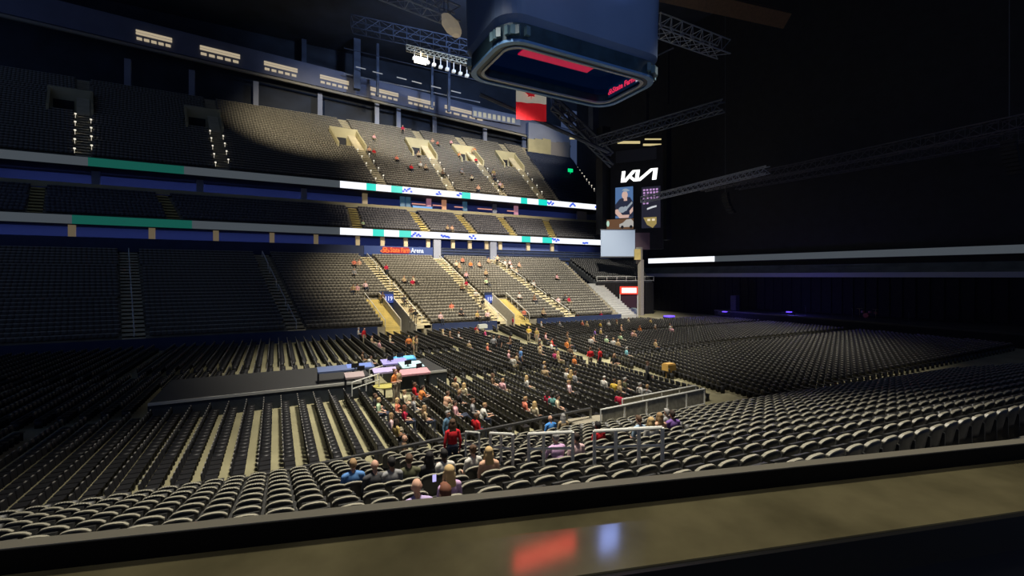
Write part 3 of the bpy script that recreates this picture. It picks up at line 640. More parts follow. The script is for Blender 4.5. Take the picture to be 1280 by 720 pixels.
for k, (p, s, rr, lab) in enumerate((((430, 60, 106), (645, 112, 112), .10, 'thin upper guard cable under the roof'), ((430, 92, 112), (600, 128, 116), .16, 'pale lower guard rail under the roof'), ((600, 118, 84), (760, 190, 90), .36, 'long blue-grey pipe sloping down behind the flag'),
                       ((690, 130, 104), (842, 60, 90), .18, 'thin pipe rising right under the cube'), ((590, 0, 72), (600, 92, 72), .03, 'hoist cable at the left of the cube'))):
    m = MB(); m.tube([PF(*p), PF(*s)], rr, 6); tag(m.build('roof_pipe', pale_steel if k in (1, 4) else steel_m, None, PF(*p)), lab, 'pipe')
for k, (px, py) in enumerate(((451, 85), (472, 91), (502, 98), (521, 103), (545, 109), (570, 115))):
    a = PF(px-6, py-1.5, 110); b = PF(px+6, py+1.5, 110); m = MB(); m.tube([a, b], .13, 5)
    tag(m.build('tube_light', mat('lamp_dim', (.3,.3,.3), .5, em=(.7, .72, .75), es=.30), None, a), ('first', 'second', 'third', 'fourth', 'fifth', 'sixth')[k]+' dim tube light in the row under the roof, from left', 'light', 'row of dim tube lights')
for k in range(9):
    px, py = 518+k*8.2, 69+k*2.7; p = PF(px, py+4, 96); m = MB(); m.box(p, (.7, .7, .5)); m.box(p+Vector((0, 0, 1.0)), (.15, .15, 1.7))
    big = k == 1
    if big: m.box(p, (2.6, 1.2, .9))
    tag(m.build('catwalk_lamp', bright_lamp if big else mat('lamp_small', (.3,.3,.3), .5, em=(.8, .85, .9), es=.55), None, p), 'bright wide floodlight hanging from the catwalk' if big else ('first', '', 'second', 'third', 'fourth', 'fifth', 'sixth', 'seventh', 'eighth')[k]+' small pale catwalk lamp, counted from the bright floodlight side', 'light', None if big else 'small lamps along the catwalk')
# pale angular lamp hood
r = thing('lamp_hood', PF(560, 30, 62), 'cream faceted lamp hood hanging from the roof truss at upper left', 'lamp')
M = Matrix.Translation(PF(560, 33, 62)); m = MB()
f_ = Vector((CA, -SA, 0)); rings = []
for z, rad in ((1.5, .7), (.4, 1.25), (-.7, 1.1), (-1.3, .6)):
    rings.append([PF(560, 33, 62)+f_*(.5*(1-z))+Vector((rad*math.cos(t), rad*math.sin(t), z)) for t in [k*math.pi/4 for k in range(8)]])
n0 = len(m.v); m.v += [tuple(p) for g in rings for p in g]
for i in range(3):
    for k in range(8): m.f.append((n0+i*8+k, n0+i*8+(k+1) % 8, n0+(i+1)*8+(k+1) % 8, n0+(i+1)*8+k)); m.m.append(0)
m.f.append(tuple(n0+k for k in range(8))); m.f.append(tuple(n0+24+k for k in reversed(range(8)))); m.m += [0, 0]
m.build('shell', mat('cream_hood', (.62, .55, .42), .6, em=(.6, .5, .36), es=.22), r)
m = MB(); m.tube([PF(560, 28, 62), PF(563, 14, 62)], .15); m.build('bracket', pale_steel, r)
m = MB(); m.tube([PF(560, 14, 62)-Vector((0, 0, .5)), Vector((*PF(560, 14, 62)[:2], 67.8))], .05, 5); m.build('hoist_cable', dark_rail_m, r)
# ================================================================== HANGING CUBE (scoreboard)
CU, CV, CZ = 27.0, 39.4, 29.4
def rrect(hx, hy, rad, n=8):
    pts = []
    for cx, cy, a0 in ((hx-rad, hy-rad, 0), (-hx+rad, hy-rad, 90), (-hx+rad, -hy+rad, 180), (hx-rad, -hy+rad, 270)):
        for k in range(n+1):
            t = math.radians(a0+90*k/n); pts.append((CU+cx+rad*math.cos(t), CV+cy+rad*math.sin(t)))
    return pts
def shell(rings, closed_top=False, closed_bot=False):
    m = MB(); n = len(rings[0][0])
    for pts, z in rings: m.v += [(x, y, z) for x, y in pts]
    for i in range(len(rings)-1):
        for k in range(n):
            j = (k+1) % n; m.f.append((i*n+k, i*n+j, (i+1)*n+j, (i+1)*n+k)); m.m.append(0)
    if closed_top: m.f.append(tuple((len(rings)-1)*n+k for k in range(n))); m.m.append(0)
    if closed_bot: m.f.append(tuple(k for k in reversed(range(n)))); m.m.append(0)
    return m
HX, HY, RD = 9.7, 5.0, 2.3
r = thing('scoreboard', (CU, CV, CZ), 'huge dark blue hanging scoreboard with rounded corners and open underside', 'scoreboard')
cube_m = mat('scoreboard_shell', (.09, .13, .22), .45, noise=.12, nscale=.15)
shell([(rrect(HX-.5, HY-.5, RD), CZ+1.6), (rrect(HX, HY, RD), CZ+2.2), (rrect(HX+.2, HY+.2, RD), CZ+12), (rrect(HX, HY, RD), CZ+16)], True).build('outer_shell', cube_m, r)
shell([(rrect(HX-.3, HY-.3, RD), CZ+1.6), (rrect(HX-.3, HY-.3, RD), CZ), (rrect(HX-1.3, HY-1.3, RD-.8), CZ), (rrect(HX-1.3, HY-1.3, RD-.8), CZ+1.6)]).build('lower_ring', mat('ring_dark_teal', (.018, .04, .06), .35, .3, noise=.3, nscale=.8), r)
shell([(rrect(HX-.28, HY-.28, RD), CZ-.12), (rrect(HX-.28, HY-.28, RD), CZ+.12), (rrect(HX-.7, HY-.7, RD), CZ+.12), (rrect(HX-.7, HY-.7, RD), CZ-.12), (rrect(HX-.28, HY-.28, RD), CZ-.12)]).build('ring_rim', mat('ring_rim_blue', (.10, .22, .42), .3, .4), r)
shell([(rrect(HX-1.25, HY-1.25, RD-.8), CZ-.1), (rrect(HX-1.25, HY-1.25, RD-.8), CZ+.08), (rrect(HX-1.5, HY-1.5, RD-.8), CZ+.08), (rrect(HX-1.5, HY-1.5, RD-.8), CZ-.1), (rrect(HX-1.25, HY-1.25, RD-.8), CZ-.1)]).build('inner_rim', mat('ring_rim_pale', (.30, .34, .40), .4, .3), r)
shell([(rrect(HX-1.3, HY-1.3, RD-.8), CZ+1.0), (rrect(HX-1.3, HY-1.3, RD-.8), CZ+3.2)], True).build('inner_liner', mat('inner_navy', (.01, .022, .07), .4, em=(.0, .006, .03), es=.35), r)
for k, t in enumerate([i/26 for i in range(26)]):                       # ring lamps and brackets
    pts = rrect(HX-.15, HY-.15, RD, 8); p = pts[int(t*len(pts))]; m = MB(); m.box((p[0], p[1], CZ+.8), (.42, .42, .8), k)
    m.build('ring_bracket', mat('bracket_teal', (.05, .10, .13), .5), r)
m = MB(); m.box((CU-2.4, CV-HY+2.35, CZ+.35), (8.2, 1.9, .12)); m.build('red_display_strip', em('led_crimson', (.62, .0, .06), .55), r)
# lettering on the inner end wall
M = face_frame((CU+HX-1.4, CV+2.6), (CU+HX-1.4, CV-2.6), CZ+.95, .12)
m = MB(); m.box((0, 0, 0), (5.2, 1.2, .05)); onface(m, 'inner_display', em('inner_disp', (.0, .008, .03), .8), M, r)
text_mesh('State Farm', 'red_lettering', .62, em('led_crimson_text', (.85, .03, .10), .9), r, M @ Matrix.Translation((.1, 0, .06)), bold=.02)
m = MB(); m.box((2.3, 0, .05), (.5, .9, .05)); onface(m, 'white_panel', em('pale_disp', (.5, .5, .62), .7), M, r)
m = MB()
for (cx, cy) in ((-.2, -.12), (.2, -.12), (0, .16)):
    for k in range(10):
        t0, t1 = 2*math.pi*k/10, 2*math.pi*(k+1)/10
        m.quad(*[Vector((cx-2.15+rx*math.cos(t), cy+ry*math.sin(t), .07)) for t, rx, ry in ((t0, .24, .17), (t1, .24, .17), (t1, .12, .08), (t0, .12, .08))])
onface(m, 'emblem', MATS['led_crimson_text'], M, r)
yf = CV-HY-.3  # unseen glowing panels below, added for the red and blue reflections on the counter
m = MB(); m.plate((CU-8.2, yf), (CU-1.4, yf), .15, CZ+7.0, CZ+8.8); m.build('added_red_panel', em('added_red_glow', (1, .06, .05), 5.5), r)
m = MB(); m.plate((CU+1.9, yf), (CU+4.1, yf), .15, CZ+7.4, CZ+10.2); m.build('added_blue_panel', em('added_blue_glow', (.30, .42, 1), 7), r)
for dx in (-7, 0, 7):
    m = MB(); m.tube([(CU+dx, CV, CZ+16), (CU+dx, CV, 67.8)], .2, 6); m.build('hanger', steel_m, r)
# brown girder under the roof at the upper right
a, b = PF(800, -16, 60), PF(980, 24, 64); m = MB(); m.tube([a, b], 1.4, 4)
tag(m.build('roof_girder', mat('rust_brown_paint', (.10, .055, .03), .7, noise=.2), None, a), 'rust-brown roof girder right of the scoreboard top', 'girder')
p = PF(713, 213, 124); m = MB(); m.box(p, (1.5, .3, .9)); m.box(p+Vector((0, 0, -.6)), (.1, .1, .6))
tag(m.build('exit_light', mat('lamp_green', (.05,.1,.05), .5, em=(.0, .75, .22), es=1.0), None, p), 'small green exit light at the end of upper deck', 'light')
# flag
a, b = PF(645, 130, 78), PF(683, 130, 78); z_ = lambda py: HC-(py-HOR)/FPX*78
r = thing('hanging_flag', ((a.x+b.x)/2, (a.y+b.y)/2, z_(152)), 'red and white flag with red leaf, hung vertically below the scoreboard', 'flag')
def cloth(y0, y1, f0, f1):
    m = MB(); N = 14
    for i in range(N):
        for j in range(4):
            pp = []
            for di, dj in ((0, 0), (1, 0), (1, 1), (0, 1)):
                s = f0+(f1-f0)*(i+di)/N; t = (j+dj)/4; sag = (1.5 if s < .35 else 3.5)*0
                p = a.lerp(b, s); p.z = z_(y0+(y1-y0)*t+ (3.0*s)*(1))+0
                nrm = (b-a).cross(Vector((0, 0, 1))).normalized(); p += nrm*.16*math.sin(s*11+t*1.5); pp.append(p)
            m.quad(*pp)
    return m
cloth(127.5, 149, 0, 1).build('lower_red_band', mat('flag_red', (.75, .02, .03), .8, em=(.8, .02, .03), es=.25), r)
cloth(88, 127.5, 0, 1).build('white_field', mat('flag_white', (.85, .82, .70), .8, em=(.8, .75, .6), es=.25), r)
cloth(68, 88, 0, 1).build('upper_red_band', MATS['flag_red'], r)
for c in (a, b):
    m = MB(); m.tube([(c.x, c.y, z_(69)), (c.x, c.y, 67.8)], .03, 4); m.build('hanging_cable', dark_rail_m, r)
m = MB(); m.tube([(a.x, a.y, z_(68)), (b.x, b.y, z_(71))], .05, 5); m.build('top_batten', dark_rail_m, r)
leaf = [(0, -1), (.06, -.45), (.55, -.52), (.45, -.3), (.95, .1), (.8, .2), (.85, .5), (.5, .42), (.42, .55), (.2, .3), (.28, .85), (.12, .75), (0, 1.05)]
leaf = leaf+[(-x, y) for x, y in reversed(leaf[1:-1])]
M = face_frame(a, b, z_(117), .3) ; m = MB(); n0 = len(m.v); m.v += [(x*1.15, y*1.3, 0) for x, y in leaf]; m.v.append((0, 0, 0)); cidx = len(m.v)-1
for i in range(len(leaf)): m.f.append((n0+i, n0+(i+1) % len(leaf), cidx)); m.m.append(0)
onface(m, 'leaf_emblem', MATS['flag_red'], M, r)

# ================================================================== NEAR STAND
KN, KU, NV0, NZ0 = .272, -.08, 19.0, .4
def nz(u, v): return NZ0+KN*(NV0-v-.08*u)
NROT = math.radians(-4.6)
near_dir = Vector((math.cos(NROT), math.sin(NROT)))
q = MB(); NR = 15; PITCH = .95
for rw in range(NR):
    v0 = NV0-rw*PITCH; z = NZ0+rw*PITCH*KN
    a = Vector((-20, v0+.08*20)); b = Vector((48, v0-.08*48)); n = Vector((0, -1))*PITCH
    f = Vector((0, .22))
    q.hexa([(a.x, a.y+n.y+f.y, z-1), (b.x, b.y+n.y+f.y, z-1), (b.x, b.y+f.y, z-1), (a.x, a.y+f.y, z-1), (a.x, a.y+n.y+f.y, z), (b.x, b.y+n.y+f.y, z), (b.x, b.y+f.y, z), (a.x, a.y+f.y, z)])
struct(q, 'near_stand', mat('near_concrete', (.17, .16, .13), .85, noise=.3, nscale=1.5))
# seat parts (origin at the tread, facing +Y)
def seat_back():
    m = MB(); nx, ny = 8, 5; g = {}
    for side in (0, 1):
        for i in range(nx+1):
            for j in range(ny+1):
                s = i/nx*2-1; t = j/ny; top = .76+.13*math.sqrt(max(0, 1-(s*.97)**2)); z = .36+(top-.36)*t
                x = s*.235*(1-.06*(1-t)); y = -.20-.10*t+.06*s*s+(.035 if side else -.035)*(1-.3*t)
                g[side, i, j] = len(m.v); m.v.append((x, y, z))
    for side in (0, 1):
        for i in range(nx):
            for j in range(ny):
                f = (g[side, i, j], g[side, i+1, j], g[side, i+1, j+1], g[side, i, j+1]); m.f.append(f if side == 0 else f[::-1]); m.m.append(0)
    for i in range(nx):
        m.f.append((g[0, i, ny], g[0, i+1, ny], g[1, i+1, ny], g[1, i, ny])); m.f.append((g[1, i, 0], g[1, i+1, 0], g[0, i+1, 0], g[0, i, 0])); m.m += [0, 0]
    for j in range(ny):
        m.f.append((g[0, 0, j], g[0, 0, j+1], g[1, 0, j+1], g[1, 0, j])); m.f.append((g[1, nx, j], g[1, nx, j+1], g[0, nx, j+1], g[0, nx, j])); m.m += [0, 0]
    return m
def seat_highlight(n=8):  # strip that carries the painted highlight along the backrest top
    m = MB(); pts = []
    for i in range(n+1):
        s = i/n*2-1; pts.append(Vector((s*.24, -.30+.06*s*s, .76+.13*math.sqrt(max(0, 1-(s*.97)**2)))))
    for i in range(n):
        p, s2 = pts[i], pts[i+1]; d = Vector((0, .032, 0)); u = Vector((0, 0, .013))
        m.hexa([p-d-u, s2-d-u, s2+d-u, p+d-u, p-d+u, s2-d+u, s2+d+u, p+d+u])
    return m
def seat_pan():
    m = MB(); m.box((0, -.02, .58), (.42, .09, .40), 0, -.25); return m
def seat_stand():
    m = MB(); m.box((.265, -.12, .33), (.035, .30, .66)); m.box((.265, -.10, .66), (.06, .32, .035)); return m
def merge(parts, idx):
    q = MB()
    for p, k in zip(parts, idx):
        n = len(q.v); q.v += p.v; q.f += [tuple(n+i for i in f) for f in p.f]; q.m += [k]*len(p.f)
    return q
def MBscale(q):
    q.v = [tuple(c*SS for c in v) for v in q.v]; return q
def nplane(px, py, dz): return plane_hit(px, py, NZ0, NV0, -KN, -KN*.08, dz)
def near_row(px, py, hh):
    p = nplane(px, py, hh); rw = max(0, math.floor((NV0-.08*p.x-p.y-.25)/PITCH+(.15 if py > 560 else .5)))
    # slide along the picture column onto that row
    du, dv = rayuv(px, 1.0); t = (NV0-rw*PITCH-.25)/(dv+.08*du)
    return rw, du*t, dv*t, NZ0+rw*PITCH*KN
NEAR_PEOPLE = [(520, 608), (555, 618), (560, 590), (441, 581), (468, 577), (489, 578), (511, 572), (536, 570), (554, 568), (590, 557), (610, 564), (687, 517), (703, 519), (746, 528), (718, 541), (699, 547), (797, 522), (812, 522), (823, 519), (832, 512), (839, 515)]
def place_people_seats(seats):
    for px, py in NEAR_PEOPLE:
        rw, u, v, z = near_row(px, py, 1.17*1.2)
        seats = [s for s in seats if not (s[0] == rw and abs(s[1]-u) < .34)]
        px_, py_, fw = proj((u, v, z+.8)); seats.append((rw, u, v, z, px_, py_, fw))
    return seats
AISLE_N = [(-9.2, -8.1), (3.2, 3.9)]
SP, SS = .66, 1.17
seats = []
for rw in range(NR-1):
    for k in range(-30, 72):
        u = SP*k+.1; v = NV0-rw*PITCH-.08*u-.25; z = NZ0+rw*PITCH*KN
        if any(a < u < b for a, b in AISLE_N) or (10 < rw and u < -12): continue
        px, py, fw = proj((u, v, z+.8)); seats.append((rw, u, v, z, px, py, fw))
def counter_y(px): return 643-(px-438)*.1064
seats = place_people_seats(seats)
vis = [s for s in seats if 0 < s[4] < 1280 and s[6] > 3 and s[5] < counter_y(s[4])+8]
vis.sort(key=lambda s: s[6]+(0 if 430 < s[4] < 850 else 6.5))
ind = set(s[:2] for s in vis[:300])
rest = [(s[1], s[2], s[3], NROT) for s in seats if s[:2] not in ind]
tag(scatter('arena_seats', MBscale(merge([seat_back(), seat_highlight(), seat_pan(), seat_stand()], [0, 1, 0, 0])), [seat_m, highlight_m], rest), 'rest of black tip-up seats in the near stand', 'seats', kind='stuff')
def scl(q):
    q.v = [tuple(c*SS for c in v) for v in q.v]; return q
ms = [(scl(seat_back()).mesh('backrest', seat_m), 'backrest'), (scl(seat_highlight()).mesh('top_highlight', highlight_m), 'top_highlight'), (scl(seat_pan()).mesh('seat_pan', seat_m), 'seat_pan'), (scl(seat_stand()).mesh('armrest', seat_m), 'armrest')]
for me, _ in ms[:1]:
    for p in me.polygons: p.use_smooth = True
ordn = ['front', 'second', 'third', 'fourth', 'fifth', 'sixth', 'seventh', 'eighth', 'ninth', 'tenth', 'eleventh', 'twelfth', 'thirteenth', 'fourteenth', 'fifteenth', 'sixteenth', 'seventeenth', 'eighteenth']
for s in vis[:300]:
    sk = sorted((abs(q_[1]-3.55), q_[1]) for q_ in seats if q_[0] == s[0] and (q_[1] < 3.5) == (s[1] < 3.5)).index((abs(s[1]-3.55), s[1]))
    side = 'left' if s[1] < 3.5 else 'right'
    e = thing('tip_up_seat', (s[1], s[2], s[3]), 'black tip-up seat, %s row up from barrier, %s seat %s of aisle' % (ordn[s[0]], ordn[sk] if sk < 18 else '%d%s' % (sk+1, {1: 'st', 2: 'nd', 3: 'rd'}.get((sk+1) % 10, 'th')), side), 'seat', 'tip-up seats in row %s of the near stand, %s of the aisle' % (ordn[s[0]], side), NROT)
    for me, nm in ms:
        o = bpy.data.objects.new(nm, me); COL.objects.link(o); o.parent = e
# barrier at the foot of the near stand
r = thing('barrier_rail', (8, 19.9, 0), 'long dark barrier rail along the foot of the near stand', 'railing')
ba = PZ(438, 571, 1.25); bb = PZ(738, 510, 1.25); bd = (bb-ba)
bl = ba-bd*1.1
m = MB(); m.plate(bl, bb, .16, 1.17, 1.27); m.build('top_rail', mat('barrier_black', (.05, .05, .05), .35), r)
m = MB(); m.plate(bl+Vector((0, .07, 0)), bb+Vector((0, .07, 0)), .04, .1, .62); m.build('toe_panel', black_m, r)
for k in range(17):
    p = bl.lerp(bb, k/16); m = MB(); m.box((p.x, p.y, .6), (.12, .06, 1.2)); m.build('post', mat('barrier_post', (.22, .22, .20), .5), r)
# tubular guard rails
def guard(pts, posts, lab, mid=.42, rad=.045, h=1.62):
    """pts: pixel points of the top rail, standing on the rake"""
    P3 = [nplane(px, py, h)+Vector((0, 0, h)) for px, py in pts]; r = thing('guard_rail', P3[0]-Vector((0, 0, h)), lab, 'railing')
    m = MB(); m.tube(P3, rad, 8); m.build('top_rail', rail_m, r)
    m = MB(); m.tube([p-Vector((0, 0, mid)) for p in P3], rad*.8, 6); m.build('mid_rail', rail_m, r)
    for f in posts:
        t = f*(len(P3)-1); i = min(int(t), len(P3)-2); p = P3[i].lerp(P3[i+1], t-i); m = MB(); m.tube([p, p-Vector((0, 0, h+.15))], rad, 8); m.build('post', rail_m, r)
guard([(743, 539), (828, 534.5)], (0, .33, .67, 1), 'long pale guard rail at right of the near stand')
guard([(661, 542.5), (716, 540)], (0, .35, 1), 'pale guard rail left of person in pale pink shirt')
guard([(613, 541.5), (641, 543)], (0, .5, 1), 'short pale guard rail at the middle of near stand')
guard([(582, 539.5), (599, 541)], (0, 1), 'small pale guard rail right of person in red top', rad=.035)
p = nplane(833, 560, .5)
r = thing('guard_rail', p, 'low curved pale rail end below the long guard rail', 'railing'); a = nplane(802, 553, .5)
m = MB(); m.tube([a+Vector((0, 0, .5)), p+Vector((-.25, 0, .55)), p+Vector((-.05, -.03, .5)), p+Vector((0, -.05, .35)), p+Vector((0, -.05, -.1))], .03, 8); m.build('rail_loop', rail_m, r)
for (px, py, wd, lab) in ((668.5, 558, .26, 'small pale row plate beside the guard rail by the pink shirts'), (810, 556, .55, 'pale blue-grey panel under right guard rail')):
    p = nplane(px, py, .5); m = MB(); m.box(p+Vector((0, 0, .5)), (wd, .04, .24), NROT); m.box(p+Vector((0, 0, .2)), (.04, .04, .5), NROT)
    tag(m.build('row_panel', mat('pale_plate', (.50, .58, .66), .5), None, p), lab, 'panel')
# stair enclosure at the right end: mesh-panel rails
def rail_panel(p0, p1, n, lab, h0, h1):
    a, b = Vector(p0), Vector(p1); r = thing('stair_rail', (a.x, a.y, h0), lab, 'railing')
    m = MB(); m.tube([a, b], .045, 6); m.build('top_rail', rail_m, r)
    m = MB(); m.tube([a-Vector((0, 0, .85)), b-Vector((0, 0, .85))], .035, 6); m.build('bottom_rail', rail_m, r)
    for k in range(n+1):
        c = a.lerp(b, k/n); m = MB(); m.tube([c, c-Vector((0, 0, 1.0))], .04, 6); m.build('post', rail_m, r)
    for k in range(n):
        c, d = a.lerp(b, (k+.06)/n), a.lerp(b, (k+.94)/n); m = MB()
        m.hexa([c-Vector((0, .015, .82)), d-Vector((0, .015, .82)), d-Vector((0, -.015, .82)), c-Vector((0, -.015, .82)), c-Vector((0, .015, .06)), d-Vector((0, .015, .06)), d-Vector((0, -.015, .06)), c-Vector((0, -.015, .06))])
        m.build('infill_panel', mat('tan_infill', (.34, .32, .24), .6, noise=.3, nscale=5), r)
p0 = PF(751, 504, 21.8); p1 = PF(842, 501, 24.5); p1.z = p0.z = (p0.z+p1.z)/2; rail_panel(p0, p1+(p1-p0)*.5, 5, 'front pale stair rail with tan infill panels at right', 0, 0)
p0 = PF(778, 499, 24.5); p1 = PF(842, 487, 27); rail_panel(p0, p1+(p1-p0)*.5, 4, 'rear pale stair rail sloping up at right behind front one', 0, 0)
q = MB(); a = PF(751, 504, 21.8); c = PF(842, 501, 24.5); q.slab([(a.x, a.y), (a.x+8, a.y-1.2), (a.x+8, a.y+2.2), (a.x, a.y+3.0)], 0, min(a.z, c.z)-1.0); struct(q, 'trim_3', concrete)

# ================================================================== FLOOR CHAIRS
def chair_tpl():
    q = MB(); q.mi = 0; q.box((0, 0, .45), (.44, .42, .05)); q.box((0, -.23, .72), (.44, .04, .34), 0, .12); q.mi = 1
    q.box((0, -.255, .895), (.16, .05, .035))
    q.mi = 0; q.box((-.2, -.02, .22), (.03, .34, .44)); q.box((.2, -.02, .22), (.03, .34, .44)); return q
chairs = []
def band(u0, u1, v0, v1, pitch, slope=0.0, skip=None):
    u = u0
    while u < u1:
        v = v0
        while v < v1:
            uu = u+slope*(v-40); x = (uu, v)
            if not (skip and skip(*x)): chairs.append((uu, v, 0, -math.pi/2-math.atan(slope)))
            v += .53
        u += pitch
booth = lambda u, v: (-7.5 < u < 12.2 and 31.8 < v < 39.5)
sk1 = lambda u, v: (6.7 < u < 8.3 and v > 29) or -11.6 < u < -10.2
for v0, v1, sk in ((20.9, 32.4, sk1), (34.6, 44.9, booth), (46.9, 62.6, lambda u, v: 17.6 < u < 18.6 or -11.6 < u < -10.2)): band(-38, 26.3, v0, v1, .94, 0, sk)
skr = lambda u, v: u < 28.6+.02*(v-20) or u > 75 or (61 < u and v > 59)
for v0, v1 in ((18.6, 33.6), (36, 47.6), (49.2, 62.8)): band(20, 84, v0, v1, .98, .22, skr)
cv = []
for i, c in enumerate(chairs):
    px, py, fw = proj((c[0], c[1], .8))
    if -10 < px < 1290 and fw > 3 and py < 572-(px-438)*.19: cv.append((fw+(0 if 430 < px < 850 else 9), i))
cv.sort(); ci = set(i for _, i in cv[:300])
tag(scatter('floor_chairs', chair_tpl(), [chair_m, chairtop_m], [c for i, c in enumerate(chairs) if i not in ci]), 'rows of black folding chairs covering the arena floor', 'chairs', kind='stuff')
cme = chair_tpl().mesh('folding_chair', [chair_m, chairtop_m])
def nth(n): return ordn[n-1] if n <= len(ordn) else '%d%s' % (n, {1: 'st', 2: 'nd', 3: 'rd'}.get(n % 10, 'th') if n not in (11, 12, 13) else 'th')
for i in sorted(ci):
    c = chairs[i]; o = bpy.data.objects.new('folding_chair', cme); COL.objects.link(o); o.location = c[:3]; o.rotation_euler[2] = c[3]
    bi = 0 if c[1] < 33.7 else 1 if c[1] < 46 else 2; bn = ('nearest', 'middle', 'farthest')[bi]
    if c[0] < 27.5: side, rown, v0 = 'left', int(round((26.16-c[0])/.94))+1, (20.9, 34.6, 46.9)[bi]
    else: side, rown, v0 = 'right', int((c[0]-.22*(c[1]-40)-26)/.98)+1, (18.6, 36, 49.2)[bi]
    kk = int(round((c[1]-v0)/.53))+1
    tag(o, 'black folding chair, %s row %s of middle aisle, %s from barrier side, %s band' % (nth(max(1, rown)), side, nth(kk), bn), 'chair', 'folding chairs, %s floor band, %s of the middle aisle' % (bn, side))

# ================================================================== MIXING PLATFORMS
plat_m = mat('platform_skirt', (.035, .045, .06), .8, noise=.2)
def platform(u0, u1, v0, v1, h, lab):
    r = thing('mixing_platform', ((u0+u1)/2, (v0+v1)/2, 0), lab, 'platform')
    m = MB(); m.box(((u0+u1)/2, (v0+v1)/2, h-.06), (u1-u0, v1-v0, .12)); m.build('deck', mat('deck_grey', (.04, .04, .04), .6), r)
    for a, b in (((u0, v0), (u1, v0)), ((u1, v0), (u1, v1)), ((u1, v1), (u0, v1)), ((u0, v1), (u0, v0))):
        m = MB(); m.plate(a, b, .06, 0, h-.1); m.build('skirt', plat_m, r)
    m = MB(); m.plate((u0, v0-.08), (u1, v0-.08), .10, h-.12, h+.04); m.build('pale_edge', mat('pale_edge', (.55, .55, .50), .5), r)
    return r
platform(-6.5, 6.2, 32.6, 39.2, 1.15, 'left black-skirted mixing platform on the arena floor')
platform(7.9, 11.8, 33.4, 39.2, 1.15, 'right black-skirted mixing platform with colourful covered desks')
PRZ = (.3, -.2, .1, .4, 0, -.3)
def desk(px, py, wu, wv, z, lab, cmat, lit=None, name='mixing_desk', rz=0):
    p = PZ(px, py, z+.8); r = thing(name, (p.x, p.y, z), lab, 'desk', None)
    m = MB(); m.hexa([(p.x+a*wu/2, p.y+b*wv/2, z+.7+dz+(.18 if b > 0 else 0)) for dz in (0, .12) for a, b in ((-1, -1), (1, -1), (1, 1), (-1, 1))]); m.build('console_top', cmat, r)
    for a in (-1, 1):
        m = MB(); m.box((p.x+a*(wu/2-.05), p.y, z+.35), (.06, wv*.8, .7)); m.build('leg_panel', black_m, r)
    if lit:
        m = MB(); m.hexa([(p.x+a*wu*.42, p.y+b*wv*.36, z+.84+dz+(.16 if b > 0 else 0)) for dz in (0, .03) for a, b in ((-1, -1), (1, -1), (1, 1), (-1, 1))]); m.build('lit_surface', lit, r)
desk(493, 453, 1.9, 1.1, 1.15, 'desk under a lilac cover at the back of right platform', mat('lilac_cover', (.35, .32, .75), .7))
desk(505.5, 449, 1.7, .7, 1.15, 'desk with bright blue cover behind the lilac one', mat('sky_cover', (.08, .38, .75), .6), mat('lit_blue_cover', (.15, .5, .85), .5, em=(.1, .45, .9), es=.35))
desk(514, 457, 1.6, 1.4, 1.15, 'long desk with pale cyan cover at the right platform', mat('cyan_cover', (.45, .68, .75), .6))
desk(516, 466, 2.2, .9, 1.15, 'low desk with dusty pink cover on the right platform', mat('rose_cover', (.50, .25, .28), .7))
desk(481, 464, 1.6, .7, 1.15, 'small desk with pale violet cover on the left platform edge', mat('violet_cover', (.42, .36, .62), .7))
desk(449, 459, 2.0, .9, 1.15, 'lit blue mixing console on the left platform', mat('console_grey', (.12, .16, .30), .5), mat('lit_console_blue', (.1,.1,.1), .5, em=(.15, .3, .9), es=.8))
desk(443, 470, 1.2, .8, 1.15, 'grey console at the very left of the left platform', mat('console_pink', (.38, .30, .30), .5))
desk(420, 462, 2.4, 1.0, 1.15, 'dim console on the left half of left platform', MATS['console_grey'])
for k, (a, b, lab) in enumerate((((462, 462), (478, 457), 'upper pale railing of the left platform'), ((440, 478), (474, 467), 'front pale railing of the left platform'))):
    p, s = PZ(*a, 2.0), PZ(*b, 2.0); r = thing('platform_railing', (p.x, p.y, 1.15), lab, 'railing')
    for z in (2.0, 1.6):
        m = MB(); m.tube([(p.x, p.y, z), (s.x, s.y, z)], .045, 5); m.build('rail', rail_m, r)
    for t in (0, .5, 1):
        c = p.lerp(s, t); m = MB(); m.tube([(c.x, c.y, 1.15), (c.x, c.y, 2.0)], .04, 5); m.build('post', rail_m, r)
for k, (px, py) in enumerate(((488, 447), (500, 443), (510, 452), (524, 456), (444, 456), (451, 459))):
    p = PZ(px, py, 2.35); r = thing('monitor', (p.x, p.y, 2.0), ('first', 'second', 'third', 'fourth', 'fifth', 'sixth')[k]+(' dark monitor on the right platform desks' if k < 4 else ' dark monitor over the lit blue console'), 'monitor', 'monitors on the mixing desks')
    m = MB(); m.box((p.x, p.y, 2.3), (.5, .05, .3), PRZ[k]); m.build('screen', black_m, r); m = MB(); m.box((p.x, p.y+.04, 2.08), (.08, .05, .2)); m.box((p.x, p.y+.04, 2.01), (.25, .16, .02)); m.build('stand_foot', dark_rail_m, r)
p = PZ(480, 467, 1.9); r = thing('round_table', (p.x, p.y-.2, 0), 'round olive-topped standing table before the left platform', 'table')
m = MB(); m.tube([(p.x, p.y-.2, 1.08), (p.x, p.y-.2, 1.14)], .75, 20); m.build('tabletop', mat('olive_top', (.42, .38, .10), .6), r)
m = MB(); m.tube([(p.x, p.y-.2, .02), (p.x, p.y-.2, 1.08)], .06, 8); m.tube([(p.x, p.y-.2, 0), (p.x, p.y-.2, .05)], .3, 12); m.build('pedestal', dark_rail_m, r)
